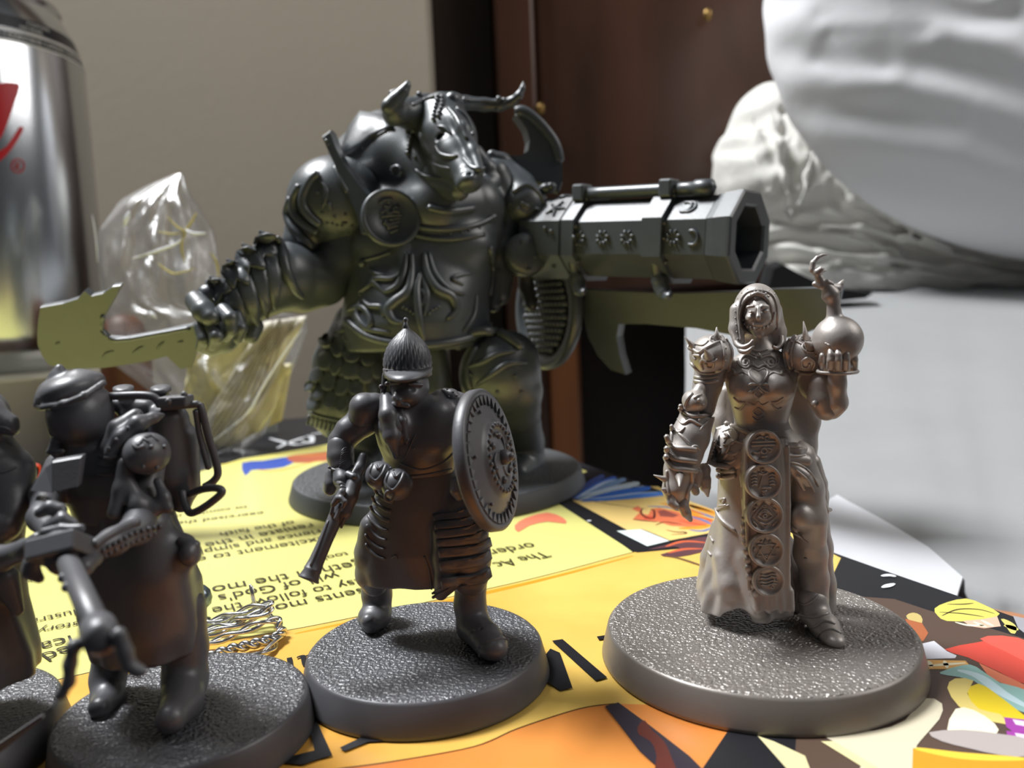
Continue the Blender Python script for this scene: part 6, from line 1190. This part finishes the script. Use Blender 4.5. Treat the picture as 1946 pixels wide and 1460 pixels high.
def sheet(side, seed, x0=0, x1=1, ya=330, yb=882, dep=9, amp=2.6, nu=46, nv=60, base=222):
    rows = []
    for i in range(nv):
        y = ya+(yb-ya)*i/(nv-1); xl, xr = np.interp(y, oy, oxl), np.interp(y, oy, oxr); row = []
        for j in range(nu):
            u = x0+(x1-x0)*j/(nu-1); x = xl+(xr-xl)*u; e = max(0, math.sin(math.pi*u))**.5*min(1, (y-325)/60)*min(1, (890-y)/50); Yd = base-(y-600)*.05+side*(dep*e)+amp*(ridg(u, (y-330)/550, seed)-1.6)*e
            row.append(YP(x, y, Yd))
        rows.append(row)
    return rows
fo = gridobj('film', sheet(-1, 5), M_film, bag); gridobj('film', sheet(1, 9), M_film, bag)
M_ins = mat('printed_insert', srgb(206, 198, 182), .6, var=.18, vscale=55, bump=.3, bscale=200); M_ins2 = mat('yellow_insert', srgb(214, 204, 160), .6, var=.2, vscale=80)
def poly_sheet(pts, Yf, m, name, n=14, amp=1.0, seed=3):
    """bilinear quad of sight-line corners, crumpled"""
    a, b, c, d = [np.array(p, float) for p in pts]; rows = []
    for i in range(n):
        v = i/(n-1); row = []
        for j in range(n): u = j/(n-1); p = (a*(1-u)+b*u)*(1-v)+(d*(1-u)+c*u)*v; row.append(YP(p[0], p[1], Yf+amp*(ridg(u*1.3, v*1.3, seed)-1.6)))
        rows.append(row)
    return gridobj(name, rows, m, bag, .15)
poly_sheet([(500, 612), (584, 600), (455, 850), (345, 868)], 212, M_ins, 'insert', 20, 1.2)
poly_sheet([(360, 680), (500, 620), (440, 840), (330, 860)], 214, M_ins2, 'insert', 16, 1.6, 8)
poly_sheet([(470, 700), (556, 690), (535, 800), (450, 840)], 213, M_ins2, 'insert', 10, 1.4, 4)
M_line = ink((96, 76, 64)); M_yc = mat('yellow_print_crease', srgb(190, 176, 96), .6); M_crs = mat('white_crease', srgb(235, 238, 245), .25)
mb = MB()
for k in range(8):
    P_ = [YP(x, y, 209.5) for x, y in ((360+k*13, 846-k*4), (415+k*13, 762-k*4), (470+k*9, 680-k*4), (520+k*7, 622-k*1))]; mb.add(*tube(catmull(P_, 6), [.12+.25*abs(math.sin(i*.9+k)) for i in range(19)], 5, flat=.4))
mb.build('fold_line', M_line, bag)
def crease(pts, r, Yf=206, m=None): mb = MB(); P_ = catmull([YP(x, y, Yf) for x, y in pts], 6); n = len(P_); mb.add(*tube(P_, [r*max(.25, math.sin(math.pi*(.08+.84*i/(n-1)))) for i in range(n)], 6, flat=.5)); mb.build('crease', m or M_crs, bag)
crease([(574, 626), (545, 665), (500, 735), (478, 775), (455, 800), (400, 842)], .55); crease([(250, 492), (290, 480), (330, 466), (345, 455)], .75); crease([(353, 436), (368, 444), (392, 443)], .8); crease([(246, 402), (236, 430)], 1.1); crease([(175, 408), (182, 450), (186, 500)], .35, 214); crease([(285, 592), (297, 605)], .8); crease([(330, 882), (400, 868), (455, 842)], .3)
mb = MB(); mb.add(*prism([YP(x, y, 240) for x, y in ((470, 700), (526, 705), (527, 828), (490, 838), (440, 835))], (0, 1, 0), .4)); mb.build('header_card', mat('header_white', srgb(190, 194, 196), .6), bag, False)
for c in ([(318, 412), (335, 430), (350, 440), (352, 452)], [(350, 440), (362, 425), (374, 404)], [(300, 440), (325, 445), (350, 442)], [(350, 442), (345, 470), (352, 500)], [(400, 480), (412, 500), (415, 530)], [(300, 500), (330, 520), (370, 510)]): crease(c, .55, 214, M_yc)
